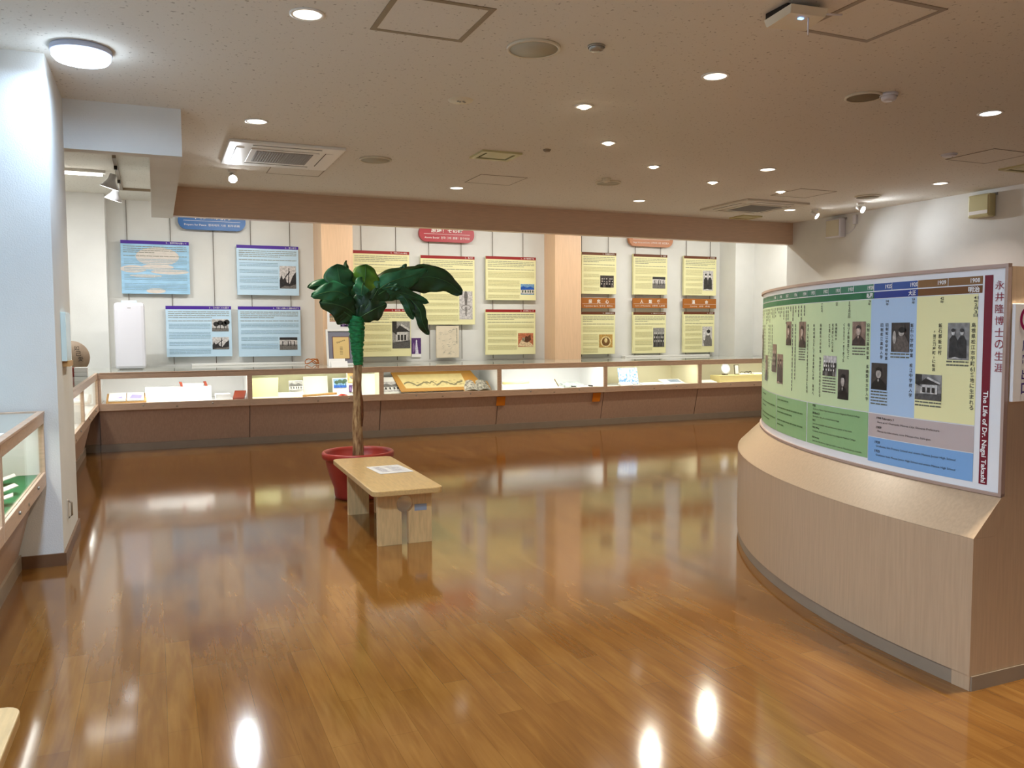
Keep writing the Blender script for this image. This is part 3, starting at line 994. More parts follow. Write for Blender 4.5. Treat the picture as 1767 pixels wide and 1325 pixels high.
# case 2
b = MB(tilt(1.27, 11.05, ZF, 18)); b.box(-0.17, 0.17, 0, 0.012, 0, 0.26)
single('lining_sheet', b, mat('yellow_green_paper', (236, 238, 196), 0.6, 0.3), 'pale yellow green sheet leaning at the left of the second back case', 'sheet', GCASE)
t = thing('postcard', 'small grey scene postcard leaning on a white card, second back case', 'card', (1.65, 10.9, ZF))
b = MB(); b.box(1.42, 1.62, 10.80, 10.92, ZF, ZF + 0.06, 0.002)
b.build('card_base', CARD, t, world=True)
mm = lambda u, v, k=0: (1.57 + u, 10.93 + v * 0.3 - 0.001 * k, 0.64 + v)
b = MB(tilt(1.66, 10.932, ZF, -16)); b.box(-0.09, 0.09, 0, 0.008, 0, 0.21)
b.build('backing', CARD, t, world=True)
photograph(mm, 0, 0.17, 0, 0.12, 'coast', 'grey', t, 'picture')
b = MB(tilt(2.0, 11.1, ZF, -14)); b.box(-0.22, 0.1, 0, 0.01, 0, 0.25)
single('white_sheet', b, PAPER, 'large white document leaning in the middle of the second back case', 'document', GCASE)
b = MB(); b.tube([(1.70, 10.70, ZF + 0.02), (2.14, 10.74, ZF + 0.035)], [0.014, 0.016], 10)
single('wooden_rod', b, TRAY, 'pale wooden rod lying at the front of the second back case', 'rod', GCASE)
b = MB(tilt(2.22, 10.70, ZF, 0, 20)); b.prism([(-0.08, 0.0), (0.07, 0.0), (0.02, 0.02), (-0.02, 0.03)], 'y', -0.03, 0.03)
single('red_tassel', b, mat('tassel_red', (200, 50, 34), 0.7, 0.2), 'small red tassel beside the wooden rod', 'tassel', GCASE)
mm = lambda u, v, k=0: (2.13 + u, 10.88 - 0.001 * k + v * 0.25, 0.66 + v)
for (x, z, ww, hh, kk, tn, lb) in ((2.14, 0.66, 0.17, 0.12, 'trees', 'colour', 'green landscape photo leaning beside the tree trunk in the second back case'),
                                   (2.33, 0.72, 0.13, 0.13, 'painting', 'gold', 'orange toned photo standing high in the second back case'),
                                   (2.34, 0.60, 0.10, 0.09, 'statue', 'violet', 'violet photo low in the second back case beside the tree trunk')):
    t = thing('exhibit_photo', lb, 'photo', (x, 10.95, ZF), 0, 'small photos in the second back case')
    b = MB(tilt(x + ww / 2, 10.92, ZF, -12)); b.box(-ww / 2 - 0.01, ww / 2 + 0.01, 0, 0.01, 0, (z - ZF) + hh + 0.01)
    b.build('mount', CARD, t, world=True)
    mk = lambda u, v, k=0, x=x, z=z: (x + u, 10.92 + (z - ZF + v) * 0.22 - 0.012 - 0.001 * k, z + v)
    photograph(mk, 0, ww, 0, hh, kk, tn, t, 'picture')
b = MB(tilt(2.6, 10.95, ZF, -6, -35)); b.box(-0.12, 0.12, 0, 0.02, 0, 0.27)
single('white_board', b, PAPER, 'white board standing turned at the right end of the second back case', 'board', GCASE)
# case 3
t = thing('city_illustration', 'pale illustration sheet at the left of the antique print case', 'illustration', (2.9, 10.9, ZF))
T = tilt(2.93, 10.80, ZF, 48)
b = MB(T); b.box(-0.17, 0.17, 0, 0.28, 0, 0.008)
b.build('sheet', PAPER, t, world=True)
mm = lambda u, v, k=0: tuple(T @ Vector((u, v, 0.009 + 0.0008 * k)))
photograph(mm, -0.15, 0.14, 0.03, 0.20, 'coast', 'pale', t, 'picture')
t = thing('antique_print', 'large wide antique landscape print in a slanted tan mount inside a back case', 'print', (3.6, 10.9, ZF))
T = tilt(3.6, 10.74, ZF + 0.02, 38)
b = MB(T); b.prism([(-0.60, 0), (0.62, 0), (0.50, 0.40), (-0.66, 0.40)], 'z', 0, 0.012)
b.build('mount', mat('tan_mount', (176, 128, 60), 0.6, 0.3), t, world=True)
b = MB(T)
b.face([(-0.52, 0.06, 0.013), (0.36, 0.06, 0.013), (0.34, 0.34, 0.013), (-0.58, 0.34, 0.013)])
b.k = 1
rnd = random.Random(5)
prev = None
pts = [(-0.53 + 0.85 * i / 30, 0.16 + 0.03 * math.sin(i * 0.7) + rnd.uniform(-0.01, 0.012) + (0.05 if i in (14, 15) else 0)) for i in range(31)]
for (a, c), (e, f) in zip(pts[:-1], pts[1:]):
    b.face([(a, c - 0.03, 0.0137), (e, f - 0.03, 0.0137), (e, f, 0.0137), (a, c, 0.0137)])
for i in range(60):
    u, v = rnd.uniform(-0.45, 0.3), rnd.uniform(0.1, 0.2)
    b.face([(u, v, 0.0143), (u + 0.03, v, 0.0143), (u + 0.03, v + 0.006, 0.0143), (u, v + 0.006, 0.0143)])
b.build('print_sheet', [mat('aged_paper', (204, 186, 132), 0.6, 0.3, var=0.08, scale=10), mat('etching_ink', (120, 112, 84), 0.7, 0.2)], t, world=True, fixn=False)
b = MB(); b.prism([(10.80, ZF), (11.2, ZF), (11.18, ZF + 0.27), (11.12, ZF + 0.27)], 'x', 3.1, 4.0)
b.build('easel_back', INSIDE, t, world=True)
t = thing('open_picture_book', 'open illustrated book leaning against the right corner of the antique print', 'book', (4.1, 10.75, ZF))
T = tilt(4.08, 10.68, ZF, 30, -3)
b = MB(T)
for s_ in (-1, 1):
    rows = []
    for i in range(9):
        f = i / 8
        rows.append([(s_ * 0.19 * f, 0.0, 0.012 + 0.03 * math.sin(PI * f) * (1 - 0.4 * f)), (s_ * 0.17 * f, 0.24, 0.012 + 0.03 * math.sin(PI * f) * (1 - 0.4 * f))])
    b.grid(rows)
b.build('pages', mat('printed_pages', (196, 188, 172), 0.6, 0.3, var=0.5, scale=30, c2=(96, 92, 84)), t, world=True, fixn=False)
b = MB(T); b.box(-0.20, 0.20, -0.01, 0.25, 0, 0.006)
b.build('cover', TRAY, t, world=True)
b = MB(); b.box(2.85, 3.02, 10.66, 10.68, ZF, ZF + 0.012); single('pen', b, DARK, 'dark pen at the front left of the antique print case', 'pen', GCASE)
# case 4
b = MB(); b.tube([(4.52, 10.86, ZF + 0.09), (4.95, 10.9, ZF + 0.085)], 0.018, 10)
single('scroll', b, mat('scroll_yellow', (230, 214, 150), 0.6, 0.3), 'rolled cream scroll at the left of the fourth back case', 'scroll', GCASE)
b = MB(); b.box(4.50, 4.98, 10.8, 11.0, ZF, ZF + 0.07, 0.003)
single('white_riser', b, CARD, 'low white riser under the cream scroll', 'riser', GCASE)
t = thing('open_ledger', 'open pale ledger lying flat in the middle of the fourth back case', 'book', (5.1, 10.85, ZF))
T = tilt(5.14, 10.72, ZF, 10, 6)
b = MB(T); b.box(-0.24, 0.26, 0, 0.24, 0, 0.015, 0.003)
b.build('pages', PAPER, t, world=True)
b = MB(T)
mm = lambda u, v, k=0: (u, v, 0.0155 + 0.0005 * k)
pr_lines(b, mm, -0.22, 0.24, 0.03, 0.22, 0.028, 0.012, 1, 0.8, 0.03, 0.08, 4)
b.build('writing', mat('blue_grey_ink', (110, 120, 140), 0.6, 0.3), t, world=True, fixn=False)
b = MB(); b.tube([(5.38, 10.78, ZF + 0.005), (5.33, 10.84, ZF + 0.13)], 0.007, 8)
single('upright_pen', b, mat('olive_pen', (120, 104, 50), 0.5, 0.4), 'slim olive pen standing upright right of the open ledger', 'pen', GCASE)
b = MB(tilt(5.6, 10.8, ZF, 12, 4)); b.box(-0.10, 0.22, 0, 0.2, 0, 0.03, 0.003)
single('green_grey_notebook', b, mat('notebook_cover', (188, 196, 186), 0.6, 0.3, var=0.3, scale=20), 'pale green notebook at the right of the fourth back case', 'notebook', GCASE)
b = MB(tilt(5.84, 10.7, ZF, 0, 0)); b.box(-0.16, 0.16, 0, 0.12, 0, 0.02, 0.003)
single('small_booklet', b, PAPER, 'white booklet in the right corner of the fourth back case', 'booklet', GCASE)
for x, lb in ((5.56, 'short dark pen left of the white booklet'), (5.84, 'short dark pen on the front of the white booklet')):
    b = MB(); b.tube([(x - 0.04, 10.67, ZF + 0.03), (x + 0.035, 10.68, ZF + 0.022)], 0.008, 6)
    single('dark_pen', b, DARK, lb, 'pen', 'dark pens in the fourth back case')
for x in (5.83,):
    b = MB(); b.box(x - 0.06, x + 0.06, 10.655, 10.69, ZF, ZF + 0.013); single('pen_rest', b, CARD, 'small white rest under a dark pen, fourth back case', 'rest', GCASE)
# case 5
T = tilt(6.6, 10.85, ZF + 0.02, -14)
b = MB(T); b.box(-0.17, 0.17, 0, 0.012, 0, 0.25)
single('patterned_board', b, BPAT, 'blue and white patterned board leaning in the fifth back case', 'board', GCASE)
b = MB(tilt(6.5, 10.75, ZF, 16)); b.box(-0.10, 0.10, 0, 0.10, 0, 0.02)
single('white_caption', b, PAPER, 'small white caption block in front of the patterned board', 'caption', GCASE)
b = MB(tilt(6.95, 10.75, ZF, 8)); b.box(-0.16, 0.2, 0, 0.14, 0, 0.012)
single('flat_letter', b, PAPER, 'white letter lying right of the patterned board', 'letter', GCASE)
t = thing('open_notebook', 'open grey blue notebook lying at the right of the fifth back case', 'notebook', (7.36, 10.85, ZF))
T = tilt(7.38, 10.8, ZF, 14, -5)
b = MB(T); b.box(-0.18, 0.18, 0, 0.2, 0, 0.02, 0.003)
b.build('pages', PAPER, t, world=True)
b = MB(T); b.box(-0.05, 0.14, 0.03, 0.16, 0.02, 0.023)
b.build('picture', mat('grey_blue_print', (150, 164, 184), 0.6, 0.3, var=0.3, scale=30), t, world=True)
# case 6
b = MB(); b.box(8.2, 9.3, 10.74, 11.0, ZF + 0.0, ZF + 0.11, 0.004)
single('yellow_tray', b, mat('pale_yellow_board', (232, 214, 150), 0.6, 0.3), 'long pale yellow riser in the rightmost back case', 'riser', GCASE)
t = thing('round_plate', 'round white plate standing on the yellow riser', 'plate', (8.44, 10.9, ZF + 0.11))
b = MB(); b.lathe([(0.0, 0.0), (0.05, 0.0), (0.085, 0.014), (0.088, 0.018), (0.05, 0.006), (0.0, 0.006)], (8.44, 10.93, ZF + 0.205), 32, False, Matrix.Rotation(R(78), 4, 'X'))
b.build('dish', mat('pale_porcelain', (214, 218, 226), 0.15, 0.6), t, world=True)
b = MB(); b.box(8.40, 8.48, 10.90, 10.96, ZF + 0.11, ZF + 0.125)
b.build('stand', DARK, t, world=True)
t = thing('small_framed_icon', 'small framed picture in dark frame standing on the yellow riser', 'picture frame', (8.66, 10.9, ZF + 0.11))
b = MB(tilt(8.66, 10.9, ZF + 0.11, -8)); b.box(-0.045, 0.045, 0, 0.012, 0, 0.16, 0.002)
b.build('frame', mat('dark_olive_frame', (70, 62, 40), 0.5, 0.4), t, world=True)
b = MB(tilt(8.66, 10.9, ZF + 0.11, -8)); b.box(-0.033, 0.033, -0.002, 0, 0.012, 0.148)
b.build('picture', mat('ivory_print', (232, 224, 200), 0.6, 0.3), t, world=True)
t = thing('eyeglasses', 'dark rimmed eyeglasses lying beside the small framed picture', 'eyeglasses', (8.83, 10.82, ZF + 0.11))
b = MB()
for s_ in (-1, 1):
    b.tube([(8.80 + s_ * 0.035 + 0.028 * math.cos(a), 10.80, ZF + 0.142 + 0.022 * math.sin(a)) for a in [i * PI / 6 for i in range(13)]], 0.005, 6)
b.tube([(8.793, 10.80, ZF + 0.15), (8.807, 10.80, ZF + 0.15)], 0.004, 6)
b.build('rims', DARK, t, world=True)
for s_ in (-1, 1):
    b = MB(); b.tube([(8.80 + s_ * 0.063, 10.80, ZF + 0.15), (8.80 + s_ * 0.063, 10.90, ZF + 0.15), (8.80 + s_ * 0.06, 10.93, ZF + 0.116)], 0.004, 6)
    b.build('temple', DARK, t, world=True)
b = MB(tilt(8.72, 10.76, ZF + 0.11, 14)); b.box(-0.09, 0.10, 0, 0.06, 0, 0.012)
single('white_note', b, PAPER, 'white note card lying before the eyeglasses', 'card', GCASE)
b = MB(tilt(9.02, 10.8, ZF + 0.11, 8)); b.box(-0.1, 0.16, 0, 0.09, 0, 0.012)
single('long_note', b, PAPER, 'long white note right of the eyeglasses', 'card', GCASE)
b = MB(tilt(8.0, 10.75, ZF, 10)); b.box(-0.15, 0.15, 0, 0.16, 0, 0.012)
single('flat_document', b, PAPER, 'flat white document left of the yellow riser', 'document', GCASE)
# left alcove cases: seen at a glancing angle
b = MB(); b.box(-1.05, -0.75, 9.2, 9.9, ZF, ZF + 0.07, 0.003)
single('side_riser', b, TRAY, 'low wooden riser in the side case near the back corner', 'riser')
b = MB(); b.prism([(-0.95, ZF + 0.07), (-0.78, ZF + 0.07), (-0.92, ZF + 0.22)], 'y', 9.3, 9.75)
single('side_book', b, BPAT, 'blue and white booklet leaning on the low wooden riser', 'booklet')
b = MB(); b.box(-0.98, -0.74, 7.2, 8.2, ZF, ZF + 0.012, 0.002)
single('side_document', b, PAPER, 'flat yellowed document in the side case nearest the pier', 'document')
# foreground case papers on felt
for (x, y, a, ww, hh, lb) in ((-0.80, 5.25, 12, 0.16, 0.10, 'white caption card farthest back on the green felt'),
                              (-0.74, 4.92, 20, 0.14, 0.09, 'white caption card in the middle of the green felt'),
                              (-0.93, 5.0, 0, 0.22, 0.16, 'open white booklet on the green felt'),
                              (-0.72, 4.62, 8, 0.15, 0.10, 'white caption card nearest the camera on the green felt')):
    b = MB(tilt(x, y, ZF, 0, a) @ Matrix.Rotation(R(-18), 4, 'Y')); b.box(-ww / 2, ww / 2, -hh / 2, hh / 2, 0.026, 0.03)
    b.box(-ww / 2 + 0.01, -ww / 2 + 0.015, -hh / 2, hh / 2, 0.0, 0.028)
    single('felt_card', b, PAPER, lb, 'card', 'cards on the green felt')
b = MB(); b.box(-0.70, -0.66, 4.3, 4.46, 0.934, 0.9355)
single('counter_label', b, CARD, 'small white label lying on the foreground counter top', 'label')

# orange tags under the case rail
for x, lb in ((4.34, 'orange tag under the back cases, under the antique print case corner'), (5.86, 'orange tag under the back cases, nearer the curved wall')):
    b = MB(); b.prism([(10.637, 0.485), (10.668, 0.355), (10.672, 0.355), (10.641, 0.485)], 'x', x, x + 0.13)
    single('orange_tag', b, mat('orange_tape', (206, 120, 20), 0.6, 0.3), lb, 'tag', 'orange tags under the case rail')

# ================================================================== CURVED TIMELINE WALL
DC = Vector((6.66, 2.24)); RS = 3.81; RB = 3.655
Y0 = 2.173
t = thing('curved_exhibit_wall', 'curved beige laminate exhibit wall with sloping ledge at the right', 'exhibit wall', (2.85, Y0, 0))
def arcpt(r, th, z): return (DC.x - r * math.cos(th), DC.y + r * math.sin(th), z)
def t0(r): return math.asin((Y0 - DC.y) / r)
TH1 = R(68)
def shell(prof, n=72):
    rows = []
    for i in range(n + 1):
        row = []
        for r, z in prof:
            a = t0(r)
            th = a + (TH1 - a) * i / n
            row.append(arcpt(r, th, z))
        rows.append(row)
    return rows
def shell_part(name, prof, m, n=72, sharp=True):
    b = MB()
    rows = shell(prof + [prof[0]], n)
    for j in range(len(prof)):
        b.grid([[r[j], r[j + 1]] for r in rows])
    for k in (0, -1):
        pts = rows[k][:-1]
        b.face(pts)
    o = b.build(name, m, t, world=True)
    return o
shell_part('plinth', [(RS - 0.006, 0), (RS - 0.006, 0.058), (RS - 0.1, 0.058), (RS - 0.1, 0)], PLINTH)
shell_part('curved_base', [(RS, 0.06), (RS, 0.597), (RS - 0.12, 0.597), (RS - 0.12, 0.06)], LAM)
shell_part('sloping_ledge', [(RS, 0.598), (RB + 0.004, 0.748), (RB - 0.05, 0.748), (RS - 0.12, 0.598)], LAM)
shell_part('backing_wall', [(RB - 0.012, 0.749), (RB - 0.012, 1.638), (RB - 0.09, 1.638), (RB - 0.09, 0.749)], LAM)
b = MB()
b.prism([(RS * 0 + 2.853, 0.0), (8.98, 0.0), (8.98, 1.637), (3.025, 1.637), (3.012, 0.749), (2.853, 0.60)], 'y', Y0 + 0.001, Y0 + 0.08)
b.build('end_wall', LAM, t, world=True)
b = MB(); b.box(2.857, 8.98, Y0 - 0.006, Y0 + 0.0, 0, 0.058)
b.build('end_plinth', PLINTH, t, world=True)

# printed timeline board
bt = thing('timeline_board', 'long curved printed timeline board mounted on the curved wall', 'information board', (3.0, Y0, 0.76))
T0 = t0(RB)
SMAX = RB * (TH1 - T0) - 0.02
def bm_(u, v, k=0):
    th = T0 + (-u) / RB
    return arcpt(RB + 0.0012 * k, th, v)
BZ0, BZ1 = 0.755, 1.638
WB = mat('board_white', (240, 240, 240), 0.25, 0.5)
b = MB(); b.grid([[bm_(-SMAX * i / 80, BZ0, 0), bm_(-SMAX * i / 80, BZ1, 0)] for i in range(81)])
b.build('board', WB, bt, world=True, fixn=False)
def bstrip(u0, u1, v0, v1, k0, k1):
    n = max(2, int(abs(u1 - u0) / 0.05))
    b2.grid([[bm_(u0 + (u1 - u0) * i / n, v0, k1), bm_(u0 + (u1 - u0) * i / n, v1, k1)] for i in range(n + 1)])
    for v in (v0, v1):
        b2.grid([[bm_(u0 + (u1 - u0) * i / n, v, k0), bm_(u0 + (u1 - u0) * i / n, v, k1)] for i in range(n + 1)])
    for u in (u0, u1):
        b2.grid([[bm_(u, v0, k0), bm_(u, v1, k0)], [bm_(u, v0, k1), bm_(u, v1, k1)]])
b2 = MB()
bstrip(0, -SMAX, BZ0 - 0.008, BZ0 + 0.004, -8, 10)
bstrip(0, -SMAX, BZ1 - 0.004, BZ1 + 0.01, -8, 10)
bstrip(0, -0.012, BZ0 - 0.008, BZ1 + 0.01, -8, 10)
b2.build('board_frame', mat('rose_aluminium', (186, 160, 146), 0.35, 0.5, metal=0.2), bt, world=True)
b = MB()
SB = [(-0.113, -0.272, 0), (-0.275, -0.431, 0), (-0.434, -0.586, 1), (-0.589, -0.706, 1)]
gs = [0.709, 0.862, 0.974, 1.09, 1.23, 1.33, 1.46, 1.60, 1.72, 1.84, 1.96, 2.1, 2.25, 2.5, 2.8, 3.2, 3.6, SMAX - 0.04]
for i in range(len(gs) - 1): SB.append((-gs[i] - 0.002, -gs[i + 1] + 0.002, 2))
for a, c, k in SB:
    b.k = k
    n = max(1, int((a - c) / 0.06))
    pr_rect(b, bm_, c, a, 1.576, 1.608, 1, n)
for a, c, k in ((-0.113, -0.431, 3), (-0.431, -0.706, 4), (-0.706, -SMAX + 0.04, 5)):
    b.k = k
    pr_rect(b, bm_, c, a, 1.541, 1.571, 1, max(4, int((a - c) / 0.06)))
b.build('date_bands', [mat('band_tan', (140, 100, 56), 0.4, 0.4), mat('band_blue', (56, 88, 156), 0.4, 0.4), mat('band_green', (62, 128, 98), 0.4, 0.4),
                       mat('band_brown', (118, 74, 30), 0.4, 0.4), mat('band_navy', (38, 58, 140), 0.4, 0.4), mat('band_deep_green', (24, 110, 66), 0.4, 0.4)], bt, world=True, fixn=False)
b = MB()
def fld(k, a, c, v0, v1):
    b.k = k
    pr_rect(b, bm_, -c, -a, v0, v1, 1, max(2, int((c - a) / 0.06)))
fld(0, 0.130, 0.434, 1.013, 1.538)
fld(1, 0.434, 0.724, 1.013, 1.538)
fld(2, 0.724, SMAX - 0.04, 1.013, 1.538)
fld(3, 0.131, 0.724, 0.902, 1.009)
fld(4, 0.131, 0.724, 0.785, 0.899)
gb = [0.728, 1.30, 1.31, 1.82, 1.83, 2.4, 2.41, 3.0, 3.01, SMAX - 0.04]
for i in range(0, len(gb) - 1, 2): fld(5, gb[i], gb[i + 1], 0.795, 1.009)
b.build('colour_fields', [mat('field_yellow', (244, 238, 178), 0.4, 0.4), mat('field_blue', (180, 206, 234), 0.4, 0.4), mat('field_green', (206, 226, 176), 0.4, 0.4),
                          mat('field_grey_pink', (196, 180, 176), 0.4, 0.4), mat('field_mid_blue', (130, 174, 222), 0.4, 0.4), mat('field_mid_green', (146, 186, 130), 0.4, 0.4)], bt, world=True, fixn=False)
b = MB(); pr_rect(b, bm_, -0.104, -0.068, 0.783, 1.609, 1)
b.k = 1
pr_text(b, bm_, 'The Life of Dr. Nagai Takashi', -0.087, 0.972, w=0.365, h=0.027, k=2, size=0.05, rot=-PI / 2, bold=0.0012)
b.build('title_band', [mat('maroon', (122, 22, 40), 0.4, 0.4), WINK], bt, world=True, fixn=False)
b = MB()
for i, c in enumerate('永井隆博士の生涯'):
    pr_text(b, bm_, c, -0.040 + 0.001 * i, 1.568 - 0.0457 * i, w=0.036, h=0.034, k=2, size=0.05)
b.build('title_lettering', mat('crimson_ink', (150, 40, 56), 0.5, 0.3), bt, world=True, fixn=False)
b = MB()
for s_, y_ in ((0.145, '1908'), (0.303, '1909'), (0.452, '1920'), (0.608, '1925'), (0.730, '1928'), (0.882, '1930'), (0.992, '1931'), (1.115, '1932'), (1.255, '1933'), (1.36, '1934'), (1.49, '1936'), (1.63, '1937'), (1.76, '1940'), (1.9, '1945')):
    pr_text(b, bm_, y_, -s_, 1.592, w=0.042, h=0.018, k=2, size=0.03, bold=0.0006)
pr_text(b, bm_, '明治', -0.150, 1.556, w=0.052, h=0.024, k=2, size=0.03, bold=0.0008)
pr_text(b, bm_, '大正', -0.462, 1.556, w=0.044, h=0.023, k=2, size=0.03, bold=0.0008)
pr_text(b, bm_, '昭和', -0.735, 1.556, w=0.044, h=0.023, k=2, size=0.03, bold=0.0008)
b.build('date_lettering', WINK, bt, world=True, fixn=False)
b = MB()
BINK = mat('board_ink', (62, 58, 54), 0.5, 0.3)
def vtext(s, top, bot, body, w_=0.018, k=2):
    n = len(body)
    p = (top - bot) / n
    b = MB()
    for i, c in enumerate(body):
        if c == ' ': continue
        if c in 'ー（）':
            pr_text(b, bm_, c, -s, top - p * (i + 0.5), h=p * 0.35, w=w_ * 0.8, k=k, size=0.03, rot=-PI / 2)
            continue
        pr_text(b, bm_, c, -s, top - p * (i + 0.5), w=w_ if c not in '123456789一' else w_ * 0.6, h=p * (0.82 if c not in '一の' else 0.5) if c != '一' else 0.003, k=k, size=0.03, bold=0.0003)
    b.build('text_column', BINK, bt, world=True, fixn=False)
vtext(0.139, 1.530, 1.446, ['41', '年', '2', '月', '3', '日'], 0.019)
vtext(0.146, 1.425, 1.072, ['島', '根', '県', '松', '江', '市', '苧', '町', '61', '番', '地', 'に', '生', 'ま', 'れ', 'る'], 0.019)
vtext(0.300, 1.533, 1.505, ['42', '年'])
vtext(0.305, 1.425, 1.290, '飯石郡飯石村')
vtext(0.334, 1.395, 1.220, '（現三刀屋町）に転居', 0.016)
vtext(0.454, 1.535, 1.507, '９年')
vtext(0.458, 1.426, 1.10, '飯石小学校卒業 松江中学校入学')
vtext(0.613, 1.533, 1.505, ['14', '年'])
vtext(0.612, 1.428, 1.258, '旧制松江中学校卒業')
vtext(0.645, 1.428, 1.262, '旧制松江高校入学')
vtext(0.737, 1.535, 1.510, '３年')
vtext(0.741, 1.428, 1.062, '旧制松江高校卒業 長崎医科大学入学')
vtext(0.893, 1.535, 1.453, ['5', '年', '3', '月', '25', '日'])
vtext(0.895, 1.430, 1.254, '母ツネ脳溢血にて亡')
vtext(0.934, 1.430, 1.238, 'くなる五十一歳であった', 0.014)
vtext(1.004, 1.535, 1.515, '６年')
vtext(1.005, 1.430, 1.343, '長崎医科大')
vtext(1.037, 1.430, 1.284, '篭球部に入り活躍', 0.015)
vtext(1.069, 1.430, 1.307, '主将となる', 0.015)
vtext(1.152, 1.535, 1.487, '７年５月')
vtext(1.160, 1.430, 1.048, '長崎医科大学卒業 物理的療法科助手となる')
vtext(1.235, 1.430, 1.052, '幹部候補生として歩兵連隊に入隊 満州へ')
vtext(1.310, 1.430, 1.057, '帰還し長崎医科大学物理的療法科に復帰', 0.016)
b = MB()
us = []
rnd = random.Random(11)
s = 1.36
PHX = [(1.33, 1.44, 1.30), (1.545, 1.645, 1.31), (1.69, 1.83, 1.085), (1.835, 1.96, 1.14), (2.115, 2.23, 1.07)]
while s < SMAX - 0.1:
    hit = [p for p in PHX if p[0] - 0.008 < s < p[1] + 0.008]
    us.append((-s, 1.53, 1.53 - rnd.uniform(0.02, 0.1)))
    if not hit:
        us.append((-s, 1.43, rnd.uniform(1.04, 1.2)))
    s += rnd.uniform(0.032, 0.05)
pr_vlines(b, bm_, us, 0, 0, 0.012, 2, 0.021)
# captions
for (u0, u1, v0, v1) in ((-0.27, -0.165, 1.245, 1.268), (-0.43, -0.29, 1.062, 1.09), (-0.585, -0.47, 1.258, 1.292), (-0.712, -0.60, 1.04, 1.115),
                         (-0.86, -0.76, 1.27, 1.312), (-1.13, -1.0, 1.07, 1.155), (-1.43, -1.34, 1.22, 1.295)):
    pr_lines(b, bm_, u0, u1, v0, v1, 0.014, 0.006, 2, 0.9, 0.01, 0.04, 0)
b.build('small_lettering', mat('board_grey_ink', (112, 112, 96), 0.5, 0.3), bt, world=True, fixn=False)
b = MB()
def ltext(s_left, v, body, h=0.013, bold=0.0, wd=None):
    wd = wd or len(body) * h * 0.52
    pr_text(b, bm_, body, -s_left + wd / 2, v, w=wd, h=h, k=2, size=0.03, bold=bold)
ltext(0.668, 0.990, '1908 February 3', 0.013, 0.0006, 0.115)
ltext(0.660, 0.971, 'Born at 61 Osamachi, Matsue City, Shimane Prefecture', 0.012, 0, 0.365)
ltext(0.668, 0.948, '1909', 0.012, 0.0006, 0.035)
ltext(0.660, 0.929, 'Moves to Iishi-mura, now Mitoya-cho, Iishi-gun', 0.012, 0, 0.32)
ltext(0.675, 0.879, '1920', 0.012, 0.0006, 0.035)
ltext(0.667, 0.860, 'Graduates Iishi Primary School and enters Matsue Junior High School', 0.012, 0, 0.455)
ltext(0.675, 0.838, '1925', 0.012, 0.0006, 0.035)
ltext(0.667, 0.819, 'Graduates from Matsue Junior High School and enters Matsue High School', 0.012, 0, 0.455)
for yv, y_, bd, wd in ((1.004, '1928', 'Graduates Matsue High School and enters Nagasaki Medical College', 0.44), (0.965, '1930 March 25', 'His mother dies of a cerebral hemorrhage', 0.27),
                       (0.926, '1931', 'Joins the basketball club and becomes captain of the team', 0.38), (0.888, '1932 May', 'Graduates at the top of his class from Nagasaki Medical College', 0.41),
                       (0.836, '1933 January', 'Joins the Hiroshima regiment and is sent to Manchuria as a medic', 0.46)):
    ltext(1.235, yv - 0.004, y_, 0.012, 0.0006, 0.032 if len(y_) < 5 else 0.08)
    ltext(1.230, yv - 0.023, bd, 0.011, 0, wd)
b.build('english_lettering', mat('board_ink', (62, 58, 54)), bt, world=True, fixn=False)
b = MB()
for u0, u1 in ((-1.80, -1.36), (-2.36, -1.86), (-2.9, -2.45), (-3.6, -3.05)):
    pr_lines(b, bm_, u0, u1, 0.82, 0.99, 0.026, 0.008, 2, 0.92, 0.03, 0.08, 2)
b.build('faint_lettering', mat('board_green_ink', (92, 124, 78), 0.5, 0.3), bt, world=True, fixn=False)
for (u0, u1, v0, v1, kind, tone) in ((-0.267, -0.164, 1.273, 1.424, 'couple', 'grey'), (-0.430, -0.290, 1.097, 1.206, 'house', 'grey'), (-0.582, -0.471, 1.298, 1.428, 'seated', 'dark'),
                                     (-0.711, -0.604, 1.122, 1.244, 'portrait', 'dark'), (-0.863, -0.759, 1.322, 1.436, 'portrait', 'sepia'), (-0.979, -0.886, 1.055, 1.203, 'portrait', 'dark'),
                                     (-1.125, -0.995, 1.164, 1.266, 'group', 'pale'), (-1.429, -1.336, 1.301, 1.442, 'portrait', 'sepia'), (-1.638, -1.55, 1.311, 1.445, 'portrait', 'sepia'),
                                     (-1.823, -1.695, 1.081, 1.255, 'couple', 'sepia'), (-1.945, -1.842, 1.143, 1.311, 'group', 'sepia'), (-2.224, -2.12, 1.075, 1.236, 'portrait', 'sepia'),
                                     (-2.5, -2.38, 1.2, 1.4, 'portrait', 'sepia')):
    photograph(bm_, u0, u1, v0, v1, kind, tone, bt)

# small notice on the end of the curved wall
t = thing('direction_notice', 'white notice with red circle and violet lettering on the curved wall end', 'sign', (3.02, Y0 - 0.01, 1.12))
b = MB(); b.box(3.02, 3.35, Y0 - 0.016, Y0 - 0.001, 1.118, 1.495, 0.002)
b.build('board', CARD, t, world=True)
m = wallmap(3.02, 1.118, Y0 - 0.016)
b = MB()
n = 28
for i in range(n):
    a, c = 2 * PI * i / n, 2 * PI * (i + 1) / n
    pr_poly(b, m, [(0.075 + 0.05 * math.cos(a), 0.318 + 0.05 * math.sin(a)), (0.075 + 0.05 * math.cos(c), 0.318 + 0.05 * math.sin(c)),
                   (0.075 + 0.036 * math.cos(c), 0.318 + 0.036 * math.sin(c)), (0.075 + 0.036 * math.cos(a), 0.318 + 0.036 * math.sin(a))], 1)
b.k = 1
for i, c in enumerate('順路出口'):
    pr_text(b, m, c, 0.065, 0.215 - 0.055 * i, w=0.04, h=0.042, k=1, size=0.05, bold=0.001)
